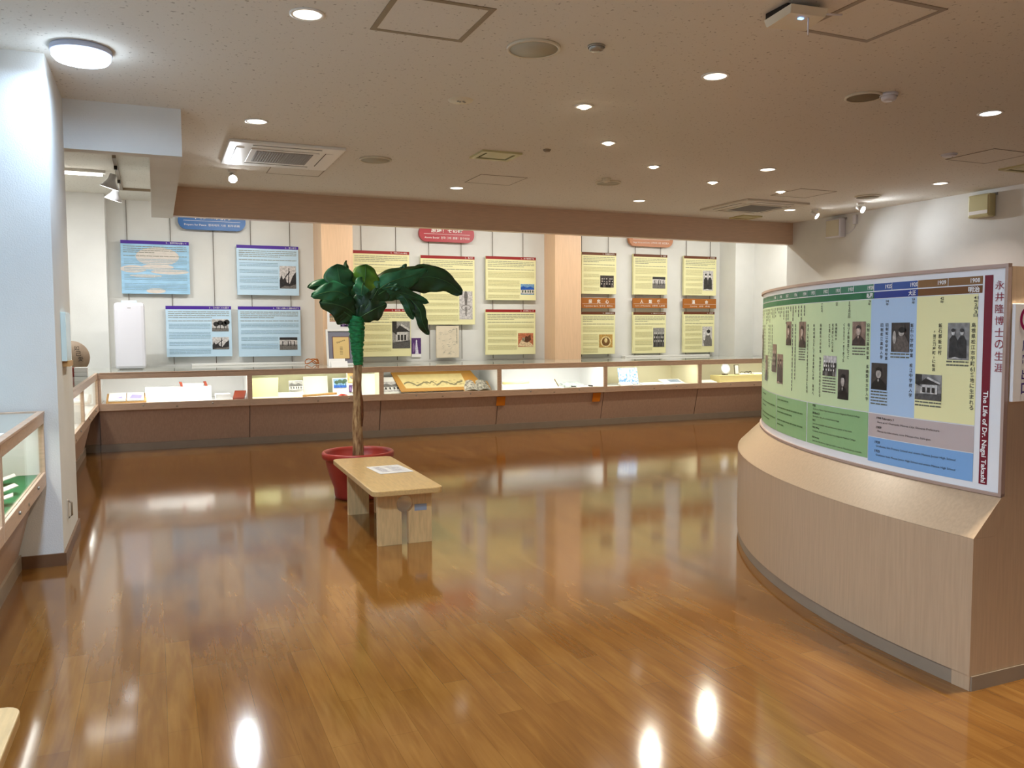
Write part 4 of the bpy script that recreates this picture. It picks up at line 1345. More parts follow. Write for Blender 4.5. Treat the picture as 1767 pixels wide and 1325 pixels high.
b.build('lettering', [mat('notice_magenta', (150, 24, 84), 0.5, 0.3), mat('notice_violet', (58, 20, 110), 0.5, 0.3)], t, world=True, fixn=False)

# ================================================================== BENCHES
def bench(loc, rotz, label):
    t = thing('wooden_bench', label, 'bench', loc, rotz, 'pale wooden benches')
    W2, L_ = 0.235, 1.475
    pts = []
    r = 0.05
    for (sx, sy, a0) in ((1, 0, -90), (1, 1, 0), (-1, 1, 90), (-1, 0, 180)):
        cx_ = sx * (W2 - r)
        cy_ = r if sy == 0 else L_ - r
        for i in range(6):
            a = R(a0 + 90 * i / 5)
            pts.append((cx_ + r * math.cos(a), cy_ + r * math.sin(a)))
    b = MB(); b.prism(pts, 'z', 0.345, 0.382)
    o = b.build('seat', OAK, t)
    bv = o.modifiers.new('bevel', 'BEVEL'); bv.width = 0.005; bv.segments = 2; bv.limit_method = 'ANGLE'
    # keyhole shaped leg panels
    for y in (0.11, 1.11):
        hw = 0.182
        out = []
        ang = R(30)
        rr = 0.057
        czz = 0.265
        slot = rr * math.sin(R(24))
        zc = czz - rr * math.cos(R(24))
        left = [(-hw, 0.0), (-hw, 0.345), (0.0, 0.345)]
        arcl = [(-rr * math.sin(R(a)), czz + rr * math.cos(R(a))) for a in range(0, 157, 12)]
        poly_l = [(-slot, 0.0), (-hw, 0.0), (-hw, 0.345), (0.0, 0.345)] + arcl + [(-slot, zc)]
        poly_r = [(-u, v) for u, v in poly_l]
        b = MB(); b.prism(poly_l, 'y', y, y + 0.04); b.prism(poly_r, 'y', y, y + 0.04)
        b.build('leg', OAKL, t)
    return t
bn = bench((1.475, 5.125, 0), R(-1.2), 'pale wooden bench with keyhole legs in front of the potted tree')
b = MB(); b.box(0.065, 0.148, 0.1085, 0.1095, 0.215, 0.258)
b.build('name_label', mat('label_blue_grey', (150, 160, 176), 0.5, 0.3), bn)
bench((-0.625, 1.10, 0), R(-1.0), 'pale wooden bench with only its corner showing at the lower left edge')
t = thing('bench_notice', 'laminated white notice with two printed blocks lying on the bench seat', 'notice', (1.56, 5.95, 0.384))
T = Matrix.Translation((1.56, 5.93, 0.3835)) @ Matrix.Rotation(R(4), 4, 'Z')
b = MB(T); b.box(-0.125, 0.125, -0.17, 0.17, 0, 0.002)
b.build('sheet', mat('laminated_paper', (236, 236, 240), 0.2, 0.6), t, world=True)
b = MB(T)
mm = lambda u, v, k=0: (u, v, 0.002 + 0.0006 * k)
pr_lines(b, mm, -0.09, -0.03, -0.12, 0.12, 0.03, 0.012, 1, 0.8, 0.01, 0.04, 0)
pr_lines(b, mm, 0.0, 0.09, -0.12, 0.12, 0.022, 0.008, 1, 0.8, 0.01, 0.05, 3)
b.build('print', mat('pale_ink', (150, 140, 150), 0.6, 0.3), t, world=True, fixn=False)

# ================================================================== POTTED TREE
PX, PY = 1.55, 6.92
t = thing('potted_tree', 'artificial banana tree in a red plastic pot behind the wooden bench', 'potted plant', (PX, PY, 0))
t.scale = (1.025, 1.025, 1.0)
TREE = t
b = MB(); b.lathe([(0.165, 0.0), (0.19, 0.004), (0.195, 0.03), (0.20, 0.09), (0.235, 0.19), (0.262, 0.30), (0.268, 0.330), (0.285, 0.333), (0.293, 0.350), (0.293, 0.382), (0.284, 0.394), (0.270, 0.390), (0.262, 0.37), (0.25, 0.28), (0.0, 0.28)], (0, 0, 0), 56, False)
b.build('pot', mat('terracotta_plastic', (158, 46, 34), 0.42, 0.5, var=0.06, scale=6), t)
b = MB(); b.lathe([(0.249, 0.281), (0.15, 0.30), (0.0, 0.305)], (0, 0, 0), 32, False)
b.build('soil', mat('dark_red_filler', (92, 36, 26), 0.9, 0.1, var=0.3, scale=40), t)
TRK = mat('dry_banana_stalk', (190, 158, 112), 0.7, 0.3, var=0.45, scale=7, stretch=(9, 9, 1.6), bump=0.5, bscale=30, c2=(116, 78, 46))
b = MB(); b.tube([(0.0, 0, 0.29), (0.002, 0, 0.42), (-0.004, 0, 0.62), (0.004, 0, 0.80), (0.0, 0, 0.95), (0.012, 0, 1.15)], [0.050, 0.045, 0.040, 0.037, 0.036, 0.034], 16)
b.build('trunk', TRK, t)
b = MB(); b.tube([(0.03, -0.022, 0.60), (0.034, -0.028, 0.70), (0.03, -0.025, 0.82), (0.022, -0.018, 0.92)], [0.006, 0.012, 0.014, 0.006], 8)
b.build('dried_sheath', mat('dark_sheath', (104, 62, 36), 0.8, 0.2, var=0.3, scale=20), t)
b = MB()
rows = []
pr_ = [(0.012, 1.09, 0.022), (0.014, 1.13, 0.040), (0.010, 1.20, 0.046), (0.006, 1.28, 0.052), (0.008, 1.36, 0.060), (0.004, 1.44, 0.066), (0.002, 1.49, 0.066), (0.006, 1.53, 0.050)]
n = 46
for i in range(n):
    f = i / (n - 1) * (len(pr_) - 1)
    a = int(min(f, len(pr_) - 2)); q = f - a
    cx_, z, r = [pr_[a][j] * (1 - q) + pr_[a + 1][j] * q for j in range(3)]
    row = []
    for j in range(20):
        th = 2 * PI * j / 20
        rr = r * (1 + 0.05 * math.sin(3 * th + i * 1.7) + 0.05 * ((i % 3) - 1))
        row.append((cx_ + rr * math.cos(th), rr * math.sin(th), z + 0.006 * math.sin(th * 2 + i)))
    rows.append(row)
b.grid(rows, close=True)
b.build('green_wrapping', mat('green_wrap', (34, 148, 84), 0.6, 0.4, var=0.45, scale=26, stretch=(1, 1, 3), bump=0.4, bscale=50, c2=(20, 96, 50)), t)

LEAFM = {}
def leaf_mat(n, c, c2):
    m = mat('leaf_' + n, c, 0.42, 0.5, var=0.5, scale=7, c2=c2, bump=0.15, bscale=18)
    return m
LD = leaf_mat('dark', (26, 74, 34), (14, 46, 20))
LM = leaf_mat('mid', (30, 96, 54), (18, 66, 34))
LT = leaf_mat('teal', (44, 116, 78), (24, 84, 52))
LY = leaf_mat('yellow_green', (96, 138, 34), (54, 104, 26))
LB = leaf_mat('bronze', (66, 74, 30), (24, 62, 28))
MID = mat('leaf_rib', (60, 104, 58), 0.5, 0.4)
def bez(pts, n):
    P = [Vector(p) for p in pts]
    out = []
    m = len(P) - 1
    for i in range(n + 1):
        f = i / n * m
        a = min(int(f), m - 1)
        q = f - a
        p0 = P[max(a - 1, 0)]; p1 = P[a]; p2 = P[a + 1]; p3 = P[min(a + 2, m)]
        out.append(0.5 * ((2 * p1) + (-p0 + p2) * q + (2 * p0 - 5 * p1 + 4 * p2 - p3) * q * q + (-p0 + 3 * p1 - 3 * p2 + p3) * q ** 3))
    return out
SC = 0.000808   # one design unit of the leaf drawing, in metres
def leaf(spine, wd, m, fold=0.35, facing=(0, -1, 0), prof='oval', name='leaf', droop=0.0, stem=0.0):
    """spine: (right, up, towards viewer) in design units from the crown base"""
    pts = [((x - 571) * SC + 0.0, -d * SC, 1.508 + (690 - y) * SC) for x, y, d in spine]
    S = bez(pts, 20)
    n = len(S)
    F = Vector(facing)
    b = MB()
    rows = []
    nc = 10
    for i, p in enumerate(S):
        tg = (S[min(i + 1, n - 1)] - S[max(i - 1, 0)]).normalized()
        side = tg.cross(F)
        if side.length < 1e-3: side = Vector((1, 0, 0))
        side.normalize()
        nn = side.cross(tg).normalized()
        f = i / (n - 1)
        if prof == 'oval':
            k = max(0.0, math.sin(PI * min(1, (f ** 0.85)))) ** 0.62
        elif prof == 'blunt':
            k = min(1, (f / 0.35) ** 0.7) * (1 - max(0, (f - 0.72) / 0.28) ** 2.4)
        else:
            k = math.sin(PI * f ** 0.7) ** 0.9
        k = max(k, 0.015)
        w_ = wd * 1.22 * SC * 0.5 * k * (1 + 0.09 * math.sin(f * 11 + wd) + 0.05 * math.sin(f * 23 + wd * 2))
        row = []
        for j in range(nc + 1):
            u = -1 + 2 * j / nc
            wave = 0.012 * math.sin(f * 17 + u * 3) * abs(u)
            off = -fold * w_ * abs(u) ** 1.5 + wave
            row.append(p + side * (u * w_) + nn * off + Vector((0, 0, -droop * w_ * abs(u) ** 1.6)))
        rows.append(row)
    b.grid(rows)
    # raised midrib
    b.k = 1
    rib = [S[i] + (S[min(i + 1, n - 1)] - S[max(i - 1, 0)]).cross(F).cross(S[min(i + 1, n - 1)] - S[max(i - 1, 0)]).normalized() * 0.003 for i in range(0, n, 2)]
    b.tube(rib, [0.0045 * (1 - 0.75 * i / len(rib)) for i in range(len(rib))], 5)
    o = b.build(name, [m, MID], t, fixn=False)
    sd = o.modifiers.new('thickness', 'SOLIDIFY'); sd.thickness = 0.0025
    return o
# dark heart of the crown
leaf([(575, 720, 0), (600, 560, 30), (640, 430, 10), (700, 350, -60)], 250, LD, 0.4)
leaf([(560, 720, 0), (520, 570, 40), (500, 450, 30), (470, 360, -30)], 230, LD, 0.4)
leaf([(570, 720, -20), (580, 560, -60), (570, 420, -80), (560, 300, -90)], 260, LD, 0.2)
leaf([(575, 715, 10), (650, 600, 60), (730, 480, 80), (790, 380, 60)], 200, LD, 0.4)
# left side
leaf([(480, 470, 60), (430, 400, 80), (395, 290, 90), (372, 142, 80)], 225, LM, 0.1, prof='blunt')
leaf([(520, 470, -30), (400, 390, -60), (260, 345, -80), (105, 372, -70)], 120, LM, 0.3)
leaf([(520, 500, 40), (410, 430, 110), (270, 425, 170), (95, 478, 190)], 165, LT, 0.25)
leaf([(550, 650, 30), (470, 590, 80), (350, 550, 110), (190, 530, 100)], 235, LD, 0.2)
leaf([(560, 715, 20), (480, 650, 60), (390, 600, 80), (300, 560, 70)], 210, LD, 0.2)
# right below
leaf([(585, 690, 30), (680, 630, 80), (770, 580, 90), (868, 538, 80)], 190, LD, 0.2)
leaf([(590, 670, 10), (640, 560, 50), (720, 480, 40), (800, 470, 20)], 210, LD, 0.2)
# centre top
leaf([(620, 430, 40), (645, 360, 60), (660, 260, 60), (668, 135, 40)], 235, LY, 0.12, prof='blunt')
leaf([(640, 330, 60), (615, 330, 150), (590, 380, 200), (578, 465, 210)], 125, LT, 0.2, prof='blunt')
leaf([(520, 330, -40), (500, 230, -40), (488, 150, -40), (490, 92, -40)], 46, LB, 0.3)
# arch to the right
leaf([(660, 520, 0), (760, 380, 10), (850, 270, 20), (990, 200, 20), (1285, 135, 0)], 150, LB, 0.5, droop=0.4)
leaf([(700, 480, 30), (820, 370, 60), (960, 290, 80), (1120, 250, 60), (1330, 170, 20)], 200, LT, 0.25, droop=0.2)
leaf([(980, 330, 0), (1150, 280, 10), (1340, 245, 30), (1540, 300, 50), (1692, 428, 60)], 235, LD, 0.25, droop=0.1)
leaf([(1040, 250, -40), (1250, 190, -40), (1430, 195, -40), (1590, 270, -20), (1690, 420, 0)], 120, LB, 0.5)
leaf([(860, 372, 60), (930, 358, 90), (980, 365, 100), (1030, 372, 90)], 64, LT, 0.2)
leaf([(960, 260, 0), (1040, 200, 0), (1080, 160, 0), (1100, 112, 0)], 66, LM, 0.2)
leaf([(740, 540, 10), (860, 450, 40), (980, 410, 60), (1130, 450, 70), (1322, 522, 60)], 135, LM, 0.25)
leaf([(960, 400, 30), (1060, 470, 70), (1110, 590, 90), (1146, 700, 80)], 100, LM, 0.2)
leaf([(1120, 480, 60), (1215, 600, 90), (1245, 730, 90), (1315, 862, 70)], 112, LD, 0.2)
leaf([(700, 560, 30), (760, 470, 60), (860, 400, 60), (980, 350, 40)], 170, LD, 0.2)

# ================================================================== CEILING FITTINGS
def ring(b, c, r0, r1, z0, z1, seg=32):
    b.lathe([(r0, z1), (r1, z1), (r1, z0), (r0, z0), (r0, z1)], c, seg, False)
def downlight(x, y, label, color, power, glow, group, r=0.075, spread=116):
    t = thing('recessed_downlight', label, 'ceiling light', (x, y, CE), 0, group)
    b = MB(); ring(b, (0, 0, 0), r - 0.004, r + 0.014, -0.006, 0.0)
    b.build('trim_ring', WPAINT, t)
    b = MB(); b.lathe([(0.0, -0.002), (r - 0.004, -0.002), (r - 0.004, -0.0035), (0, -0.0035)], (0, 0, 0), 28, False)
    b.build('diffuser', glow, t)
    area_light('lamp', t, (0, 0, -0.012), r * 1.8, power, color, (0, 0, 0), None, spread)
    return t
EW = emis('warm_lamp_glow', (1.0, 0.88, 0.70), 4.0)
EC = emis('cool_lamp_glow', (0.92, 0.95, 1.0), 7.0)
GD = 'warm round recessed ceiling lights'
PW = 17
for x, y, lb in ((0.762, 4.405, 'warm recessed ceiling light at the top edge, left of the large bordered hatch'), (0.767, 6.747, 'warm recessed ceiling light in front of the left air conditioner'),
                 (3.19, 8.99, 'small warm recessed ceiling light just before the beam, above the red sign'), (5.62, 9.02, 'small warm recessed ceiling light just before the beam, above the orange banners'),
                 (3.339, 4.459, 'large warm recessed ceiling light above the centre, nearest the access point'), (5.75, 6.80, 'warm recessed ceiling light right of the row of bright spots'),
                 (7.962, 8.956, 'small recessed ceiling light right of the right air conditioner')):
    downlight(x, y, lb, WARM, PW, EW, GD)
downlight(8.093, 6.712, 'pinkish white recessed ceiling light above the curved board', (1, 0.85, 0.78), PW * 0.6, EW, GD)
downlight(5.829, 4.417, 'cool white recessed ceiling light nearest the right edge', COOL, PW * 0.5, EC, 'cool recessed ceiling lights')
downlight(3.3, 2.1, 'unseen warm recessed fill light above the curved wall end', WARM, PW * 2.6, EW, GD)  # unseen, boosted above the visible downlights as fill
downlight(0.76, 2.1, 'warm recessed ceiling light outside the picture above the camera', WARM, PW * 0.7, EW, GD)
downlight(0.76, -1.2, 'unseen warm recessed fill light behind the camera', WARM, PW * 2.6, EW, GD)  # unseen fill from the rear, raised to light upright faces
downlight(3.3, -1.2, 'unseen warm recessed fill light behind the camera toward the right', WARM, PW * 1.8, EW, GD)  # unseen rear fill, as the one before

GS = 'row of bright warm spots following the curved wall'
for i, (x, y, tx, ty, lb) in enumerate(((2.901, 5.408, 3.4, 3.4, 'nearest'), (3.651, 6.362, 3.6, 4.0, 'second nearest'), (4.591, 7.103, 4.1, 4.6, 'middle'), (5.676, 7.601, 4.7, 5.2, 'second farthest'), (6.798, 7.807, 5.4, 5.6, 'farthest'))):
    t = thing('ceiling_spot', 'bright warm adjustable ceiling spot, %s of the curved row' % lb, 'ceiling light', (x, y, CE), 0, GS)
    b = MB(); ring(b, (0, 0, 0), 0.045, 0.07, -0.007, 0.0, 28)
    b.build('trim_ring', WPAINT, t)
    b = MB(); b.lathe([(0.0, -0.024), (0.02, -0.02), (0.036, -0.01), (0.042, 0.0)], (0, 0, 0), 20, False)
    b.build('lamp_lens', emis('spot_glow', (1.0, 0.84, 0.6), 40.0), t)
    spot_light('lamp', t, (0, 0, -0.04), (tx - x, ty - y, 1.35 - CE), 50, WARM, 70, 0.9, 0.035)

def hanging_spot(x, y, zc, label, group, color, power, target, cz=CE):
    t = thing('hanging_spotlight', label, 'spotlight', (x, y, cz), 0, group)
    b = MB(); b.lathe([(0.045, 0.0), (0.045, -0.018), (0.03, -0.022), (0.0, -0.022)], (0, 0, 0), 24, False)
    b.build('canopy', WPAINT, t)
    b = MB(); b.tube([(0, 0, -0.02), (0, 0, zc - cz + 0.05)], 0.008, 8)
    b.build('stem', WPAINT, t)
    d = (Vector(target) - Vector((x, y, zc))).normalized()
    T = d.to_track_quat('-Z', 'Y').to_matrix().to_4x4()
    b = MB(); b.lathe([(0.0, 0.06), (0.022, 0.055), (0.026, 0.02), (0.046, -0.045), (0.042, -0.045), (0.022, 0.0), (0.0, 0.0)], (0, 0, zc - cz), 24, False, T)
    b.build('shade', WPAINT, t)
    b = MB(); b.lathe([(0.0, -0.052), (0.02, -0.05), (0.036, -0.04), (0.036, -0.03), (0.0, -0.03)], (0, 0, zc - cz), 20, False, T)
    b.build('bulb', emis('hanging_spot_glow', (0.97, 0.98, 1.0), 60.0), t)
    p = Vector((0, 0, zc - cz)) + d * 0.065
    spot_light('lamp', t, p, Vector(target) - Vector((x, y, cz)), power, color, 120, 0.9, 0.03)
    return t
GH = 'bright white hanging spotlights'
hanging_spot(0.76, 8.88, 2.955, 'bright white hanging spotlight beside the left air conditioner', GH, (0.92, 0.96, 1.0), 45, (1.0, 5.2, 0.4))
hanging_spot(8.25, 8.80, 2.95, 'bright white hanging spotlight nearer the beam by the right wall', GH, (0.88, 0.94, 1.0), 26, (9.0, 7.0, 1.6))
hanging_spot(8.40, 8.15, 2.95, 'bright white hanging spotlight by the right wall, beside the round speaker', GH, (0.88, 0.94, 1.0), 26, (8.8, 5.0, 1.4))

# big round LED ceiling lamp, and two unseen ones added for cool light
def round_lamp(x, y, power, label):
    t = thing('round_ceiling_lamp', label, 'ceiling light', (x, y, CE), 0, 'round cool white ceiling lamps')
    b = MB(); b.lathe([(0.0, 0.0), (0.158, 0.0), (0.162, -0.008), (0.162, -0.030), (0.155, -0.034), (0.0, -0.034)], (0, 0, 0), 48, False)
    b.build('base_plate', mat('lamp_base', (190, 198, 220), 0.5, 0.4), t)
    b = MB(); b.lathe([(0.152, -0.035), (0.152, -0.055), (0.138, -0.072), (0.10, -0.083), (0.0, -0.088)], (0, 0, 0), 48, False)
    b.build('diffuser', emis('led_dome_glow', (0.70, 0.84, 1.0), 18.0), t)
    area_light('lamp', t, (0, 0, -0.10), 0.26, power, (0.52, 0.73, 1.0))
round_lamp(-0.34, 5.42, 20, 'large round cool white ceiling lamp near the white pier')
round_lamp(-0.34, 2.6, 75, 'unseen round cool white lamp added above the left aisle to brighten the pier')  # added out of view to light the pier front with cool light
round_lamp(-0.34, -1.0, 45, 'unseen round cool white lamp added behind the camera as cool fill')  # second added lamp out of view, cool fill from behind

# air conditioner cassettes
def cassette(x0, x1, y0, y1, label, m):
    cx_, cy_ = (x0 + x1) / 2, (y0 + y1) / 2
    t = thing('air_conditioner', label, 'air conditioner', (cx_, cy_, CE), 0, 'ceiling cassette air conditioners')
    a, c = (x1 - x0) / 2, (y1 - y0) / 2
    b = MB(); b.box(-a, a, -c, c, -0.025, 0.0, 0.006)
    b.build('panel', m, t)
    b = MB(); b.box(-a * 0.60, a * 0.60, -c * 0.60, c * 0.60, -0.034, -0.025, 0.003)
    b.build('intake_frame', m, t)
    b = MB(); b.box(-a * 0.5, a * 0.5, -c * 0.52, c * 0.46, -0.037, -0.034)
    for i in range(22):
        u = -a * 0.48 + a * 0.96 * i / 21
        b.box(u - 0.004, u + 0.004, -c * 0.5, c * 0.44, -0.040, -0.037)
    b.build('intake_grille', GREYG, t)
    for (p, q, r_, s_) in ((-a * 0.85, -a * 0.72, -c * 0.6, c * 0.6), (a * 0.72, a * 0.85, -c * 0.6, c * 0.6), (-a * 0.6, a * 0.6, -c * 0.85, -c * 0.72), (-a * 0.6, a * 0.6, c * 0.72, c * 0.85)):
        b = MB(); b.box(p, q, r_, s_, -0.029, -0.025)
        b.k = 1
        if q - p < s_ - r_: b.box(p - 0.006, p, r_, s_, -0.027, -0.0248)
        else: b.box(p, q, r_ - 0.006, r_, -0.027, -0.0248)
        b.build('louvre', [m, DARK], t)
cassette(0.62, 1.60, 7.42, 8.42, 'square ceiling air conditioner beside the bright left hanging spotlight', WPAINT)
cassette(6.78, 7.78, 8.38, 9.36, 'square ceiling air conditioner near the beam at the right', mat('dusty_enamel', (214, 206, 190), 0.5, 0.4))

def hatch(x0, x1, y0, y1, wd, m, label, group='ceiling access hatches'):
    t = thing('ceiling_hatch', label, 'hatch', ((x0 + x1) / 2, (y0 + y1) / 2, CE), 0, group)
    a, c = (x1 - x0) / 2, (y1 - y0) / 2
    b = MB()
    b.box(-a, a, -c, -c + wd, -0.004, 0.0); b.box(-a, a, c - wd, c, -0.004, 0.0)
    b.box(-a, -a + wd, -c + wd, c - wd, -0.004, 0.0); b.box(a - wd, a, -c + wd, c - wd, -0.004, 0.0)
    b.build('frame', m, t)
    b = MB(); b.box(-a + wd, a - wd, -c + wd, c - wd, -0.002, 0.0)
    b.build('door', CEIL, t)
hatch(1.107, 1.63, 3.968, 4.49, 0.03, ALUB, 'large bordered ceiling hatch at the top edge, left one')
hatch(3.235, 3.745, 3.09, 3.615, 0.03, ALUB, 'large bordered ceiling hatch beside the wireless access point')
LN = mat('hatch_seam', (150, 140, 124), 0.6, 0.3)
hatch(1.09, 1.62, 8.50, 8.88, 0.008, LN, 'faint ceiling hatch behind the left air conditioner')
hatch(3.15, 3.68, 8.12, 8.62, 0.006, LN, 'faint ceiling hatch above the left red headed panels')
hatch(6.88, 7.42, 7.56, 8.08, 0.008, LN, 'faint ceiling hatch before the right air conditioner')
hatch(7.0, 7.54, 5.25, 5.76, 0.008, LN, 'faint ceiling hatch at the right edge of the photo')

def vent(x0, x1, y0, y1, label, open_=True):
    t = thing('ceiling_vent', label, 'vent', ((x0 + x1) / 2, (y0 + y1) / 2, CE), 0, 'cream ceiling vents')
    a, c = (x1 - x0) / 2, (y1 - y0) / 2
    b = MB()
    b.box(-a, a, -c, -c + 0.045, -0.018, 0.0); b.box(-a, a, c - 0.045, c, -0.018, 0.0)
    b.box(-a, -a + 0.045, -c + 0.045, c - 0.045, -0.018, 0.0); b.box(a - 0.045, a, -c + 0.045, c - 0.045, -0.018, 0.0)
    b.build('frame', OLIVE, t)
    b = MB(); b.box(-a + 0.045, a - 0.045, -c + 0.045, c - 0.045, -0.003, 0.0)
    b.build('duct_opening', DARK, t)
    b = MB(); b.box(-a + 0.07, a - 0.07, -c + 0.055, c - 0.09, -0.016, -0.006)
    b.build('baffle', OLIVE, t)
vent(2.74, 3.13, 7.02, 7.36, 'cream square ceiling vent in the middle of the ceiling')
vent(7.93, 8.32, 5.60, 5.90, 'cream square ceiling vent at the right edge of the photo')
vent(7.68, 8.02, 9.58, 9.90, 'cream ceiling vent just before the beam at the right')

def disc(name, x, y, r, label, cat, m, group, ring_m=None, h=0.012):
    t = thing(name, label, cat, (x, y, CE), 0, group)
    b = MB(); b.lathe([(0.0, -h), (r * 0.90, -h), (r * 0.90, -h * 0.5), (0, -h * 0.5)], (0, 0, 0), 40, False)
    b.build('grille', m, t)
    b = MB(); ring(b, (0, 0, 0), r * 0.90, r, -h * 1.2, 0.0, 40)
    b.build('rim', ring_m or CREAM, t)
    return t
SPK = mat('speaker_cloth', (186, 182, 164), 0.9, 0.2)
GSP = 'round ceiling speakers'
disc('ceiling_speaker', 2.043, 4.42, 0.155, 'large round pale ceiling speaker near the top edge', 'speaker', SPK, GSP)
disc('ceiling_speaker', 1.96, 7.80, 0.15, 'round ceiling speaker right of the left air conditioner', 'speaker', SPK, GSP)
disc('ceiling_speaker', 4.585, 4.44, 0.125, 'round grey ceiling speaker next to the white smoke detector', 'speaker', mat('speaker_dark_cloth', (140, 128, 104), 0.9, 0.2), GSP)
disc('ceiling_speaker', 4.62, 8.05, 0.14, 'small far round ceiling speaker with a tiny detector beside it', 'speaker', SPK, GSP)
disc('ceiling_speaker', 8.05, 7.70, 0.15, 'round ceiling speaker between the two right hanging spotlights', 'speaker', mat('speaker_dark_cloth', (140, 128, 104)), GSP)
def detector(x, y, r, h, label, group, cat='detector', m=WHITEP):
    t = thing('smoke_detector', label, cat, (x, y, CE), 0, group)
    b = MB(); b.lathe([(0.0, 0.0), (r, 0.0), (r, -h * 0.35), (r * 0.94, -h * 0.4)], (0, 0, 0), 28, False)
    b.build('base', m, t)
    b = MB(); b.lathe([(r * 0.85, -h * 0.4), (r * 0.8, -h * 0.8), (r * 0.6, -h), (0.0, -h)], (0, 0, 0), 28, False)
    b.build('sensor_head', m, t)
    b = MB(); b.lathe([(0.0, -h - 0.003), (0.006, -h - 0.002), (0.007, -h + 0.002)], (r * 0.35, -r * 0.2, 0), 10, False)
    b.build('indicator', ALU, t)
GDT = 'smoke detectors and sensors on the ceiling'
detector(4.70, 4.33, 0.06, 0.05, 'white smoke detector beside the grey round speaker', GDT)
detector(2.361, 4.256, 0.05, 0.03, 'small silver ceiling sensor right of the large pale speaker', GDT, m=ALU)
detector(4.48, 7.85, 0.05, 0.04, 'tiny cream detector beside the far round speaker', GDT, m=CREAM)
detector(3.278, 6.811, 0.035, 0.02, 'tiny brown ceiling sensor right of the middle vent', GDT, m=ALUB)
detector(6.834, 5.583, 0.07, 0.025, 'flat white detector left of the faint right edge hatch', GDT)
t = thing('emergency_light', 'flat pale emergency light with small bulbs, left of the nearest bright spot', 'emergency light', (2.024, 5.605, CE))
b = MB(); b.lathe([(0.0, -0.006), (0.085, -0.006), (0.09, 0.0)], (0, 0, 0), 32, False)
b.build('cover', CREAM, t)
for k, (u, v) in enumerate(((-0.02, 0), (0.0, 0.01), (0.02, -0.005), (0.035, 0.012))):
    b = MB(); b.lathe([(0.0, -0.014), (0.008, -0.012), (0.009, -0.006)], (u, v, 0), 10, False)
    b.build('bulb', ALU, t)

# wireless access point on the ceiling
t = thing('wireless_access_point', 'white ceiling wireless box with blue light and short antennas', 'access point', (3.03, 3.36, CE))
b = MB(); b.box(2.93, 3.17, 3.34, 3.50, 2.985, CE, 0.004)
b.build('mount_plate', DARK, t, world=True)
b = MB(); b.hexa([(2.90, 3.28, 2.945), (3.10, 3.26, 2.945), (3.16, 3.46, 2.95), (2.94, 3.50, 2.95), (2.895, 3.27, 2.985), (3.11, 3.25, 2.985), (3.17, 3.47, 2.988), (2.93, 3.51, 2.988)])
b.build('housing', CREAM, t, world=True)
b = MB(); b.box(2.985, 3.01, 3.31, 3.325, 2.940, 2.946)
b.build('indicator', emis('blue_led', (0.2, 0.45, 1.0), 4.0), t, world=True)
b = MB(); b.tube([(3.03, 3.30, 2.95), (3.03, 3.30, 2.862)], 0.004, 8)
b.build('antenna', WHITEP, t, world=True)
b = MB(); b.tube([(3.11, 3.30, 2.975), (3.21, 3.26, 2.972)], 0.005, 8)
b.build('antenna', WHITEP, t, world=True)

# alcove ceiling: fluorescent fixtures, lighting track with two shaded lamps
def batten(x0, x1, y, z, power, color, label, depth=0.07):
    t = thing('fluorescent_fixture', label, 'ceiling light', ((x0 + x1) / 2, y, z), 0, 'fluorescent fittings on the alcove ceiling')
    L2 = (x1 - x0) / 2
    b = MB(); b.box(-L2, L2, -0.04, 0.04, -0.03, 0.0)
    b.build('tray', WPAINT, t)
    b = MB(); b.tube([(-L2 + 0.03, 0, -0.045), (L2 - 0.03, 0, -0.045)], 0.014, 10)
    b.build('tube', emis('fluorescent_glow', (1.0, 0.96, 0.88), 12.0), t)
    area_light('lamp', t, (0, 0, -0.065), x1 - x0 - 0.1, power, color, (R(18), 0, 0), size_y=0.06, spread=180 if x0 > 0 else 150)
PA = 21
batten(-1.35, -0.45, 10.25, AC, PA * 1.2, (0.98, 0.99, 1.0), 'white fluorescent fitting glowing on the alcove ceiling at the left')
for x0, lb in ((0.6, 'fluorescent fitting hidden above the blue sign'), (2.8, 'fluorescent fitting hidden above the left red headed panels'), (4.5, 'fluorescent fitting hidden above the mountain photo panel'), (6.5, 'fluorescent fitting hidden above the left brown headed panels'), (8.2, 'fluorescent fitting hidden above the right brown headed panels')):
    batten(x0, x0 + 1.2, 10.75, AC, PA, (1, 0.985, 0.94), lb)
t = thing('lighting_track', 'dark lighting track on the alcove ceiling behind the white bulkhead', 'lighting track', (-0.32, 9.4, AC))
b = MB(); b.box(-0.345, -0.31, 9.3, 11.35, AC - 0.03, AC)
b.build('side_track', ALUB, t, world=True)
b = MB(); b.box(-0.31, 9.0, 11.32, 11.35, AC - 0.03, AC)
b.build('back_track', ALUB, t, world=True)
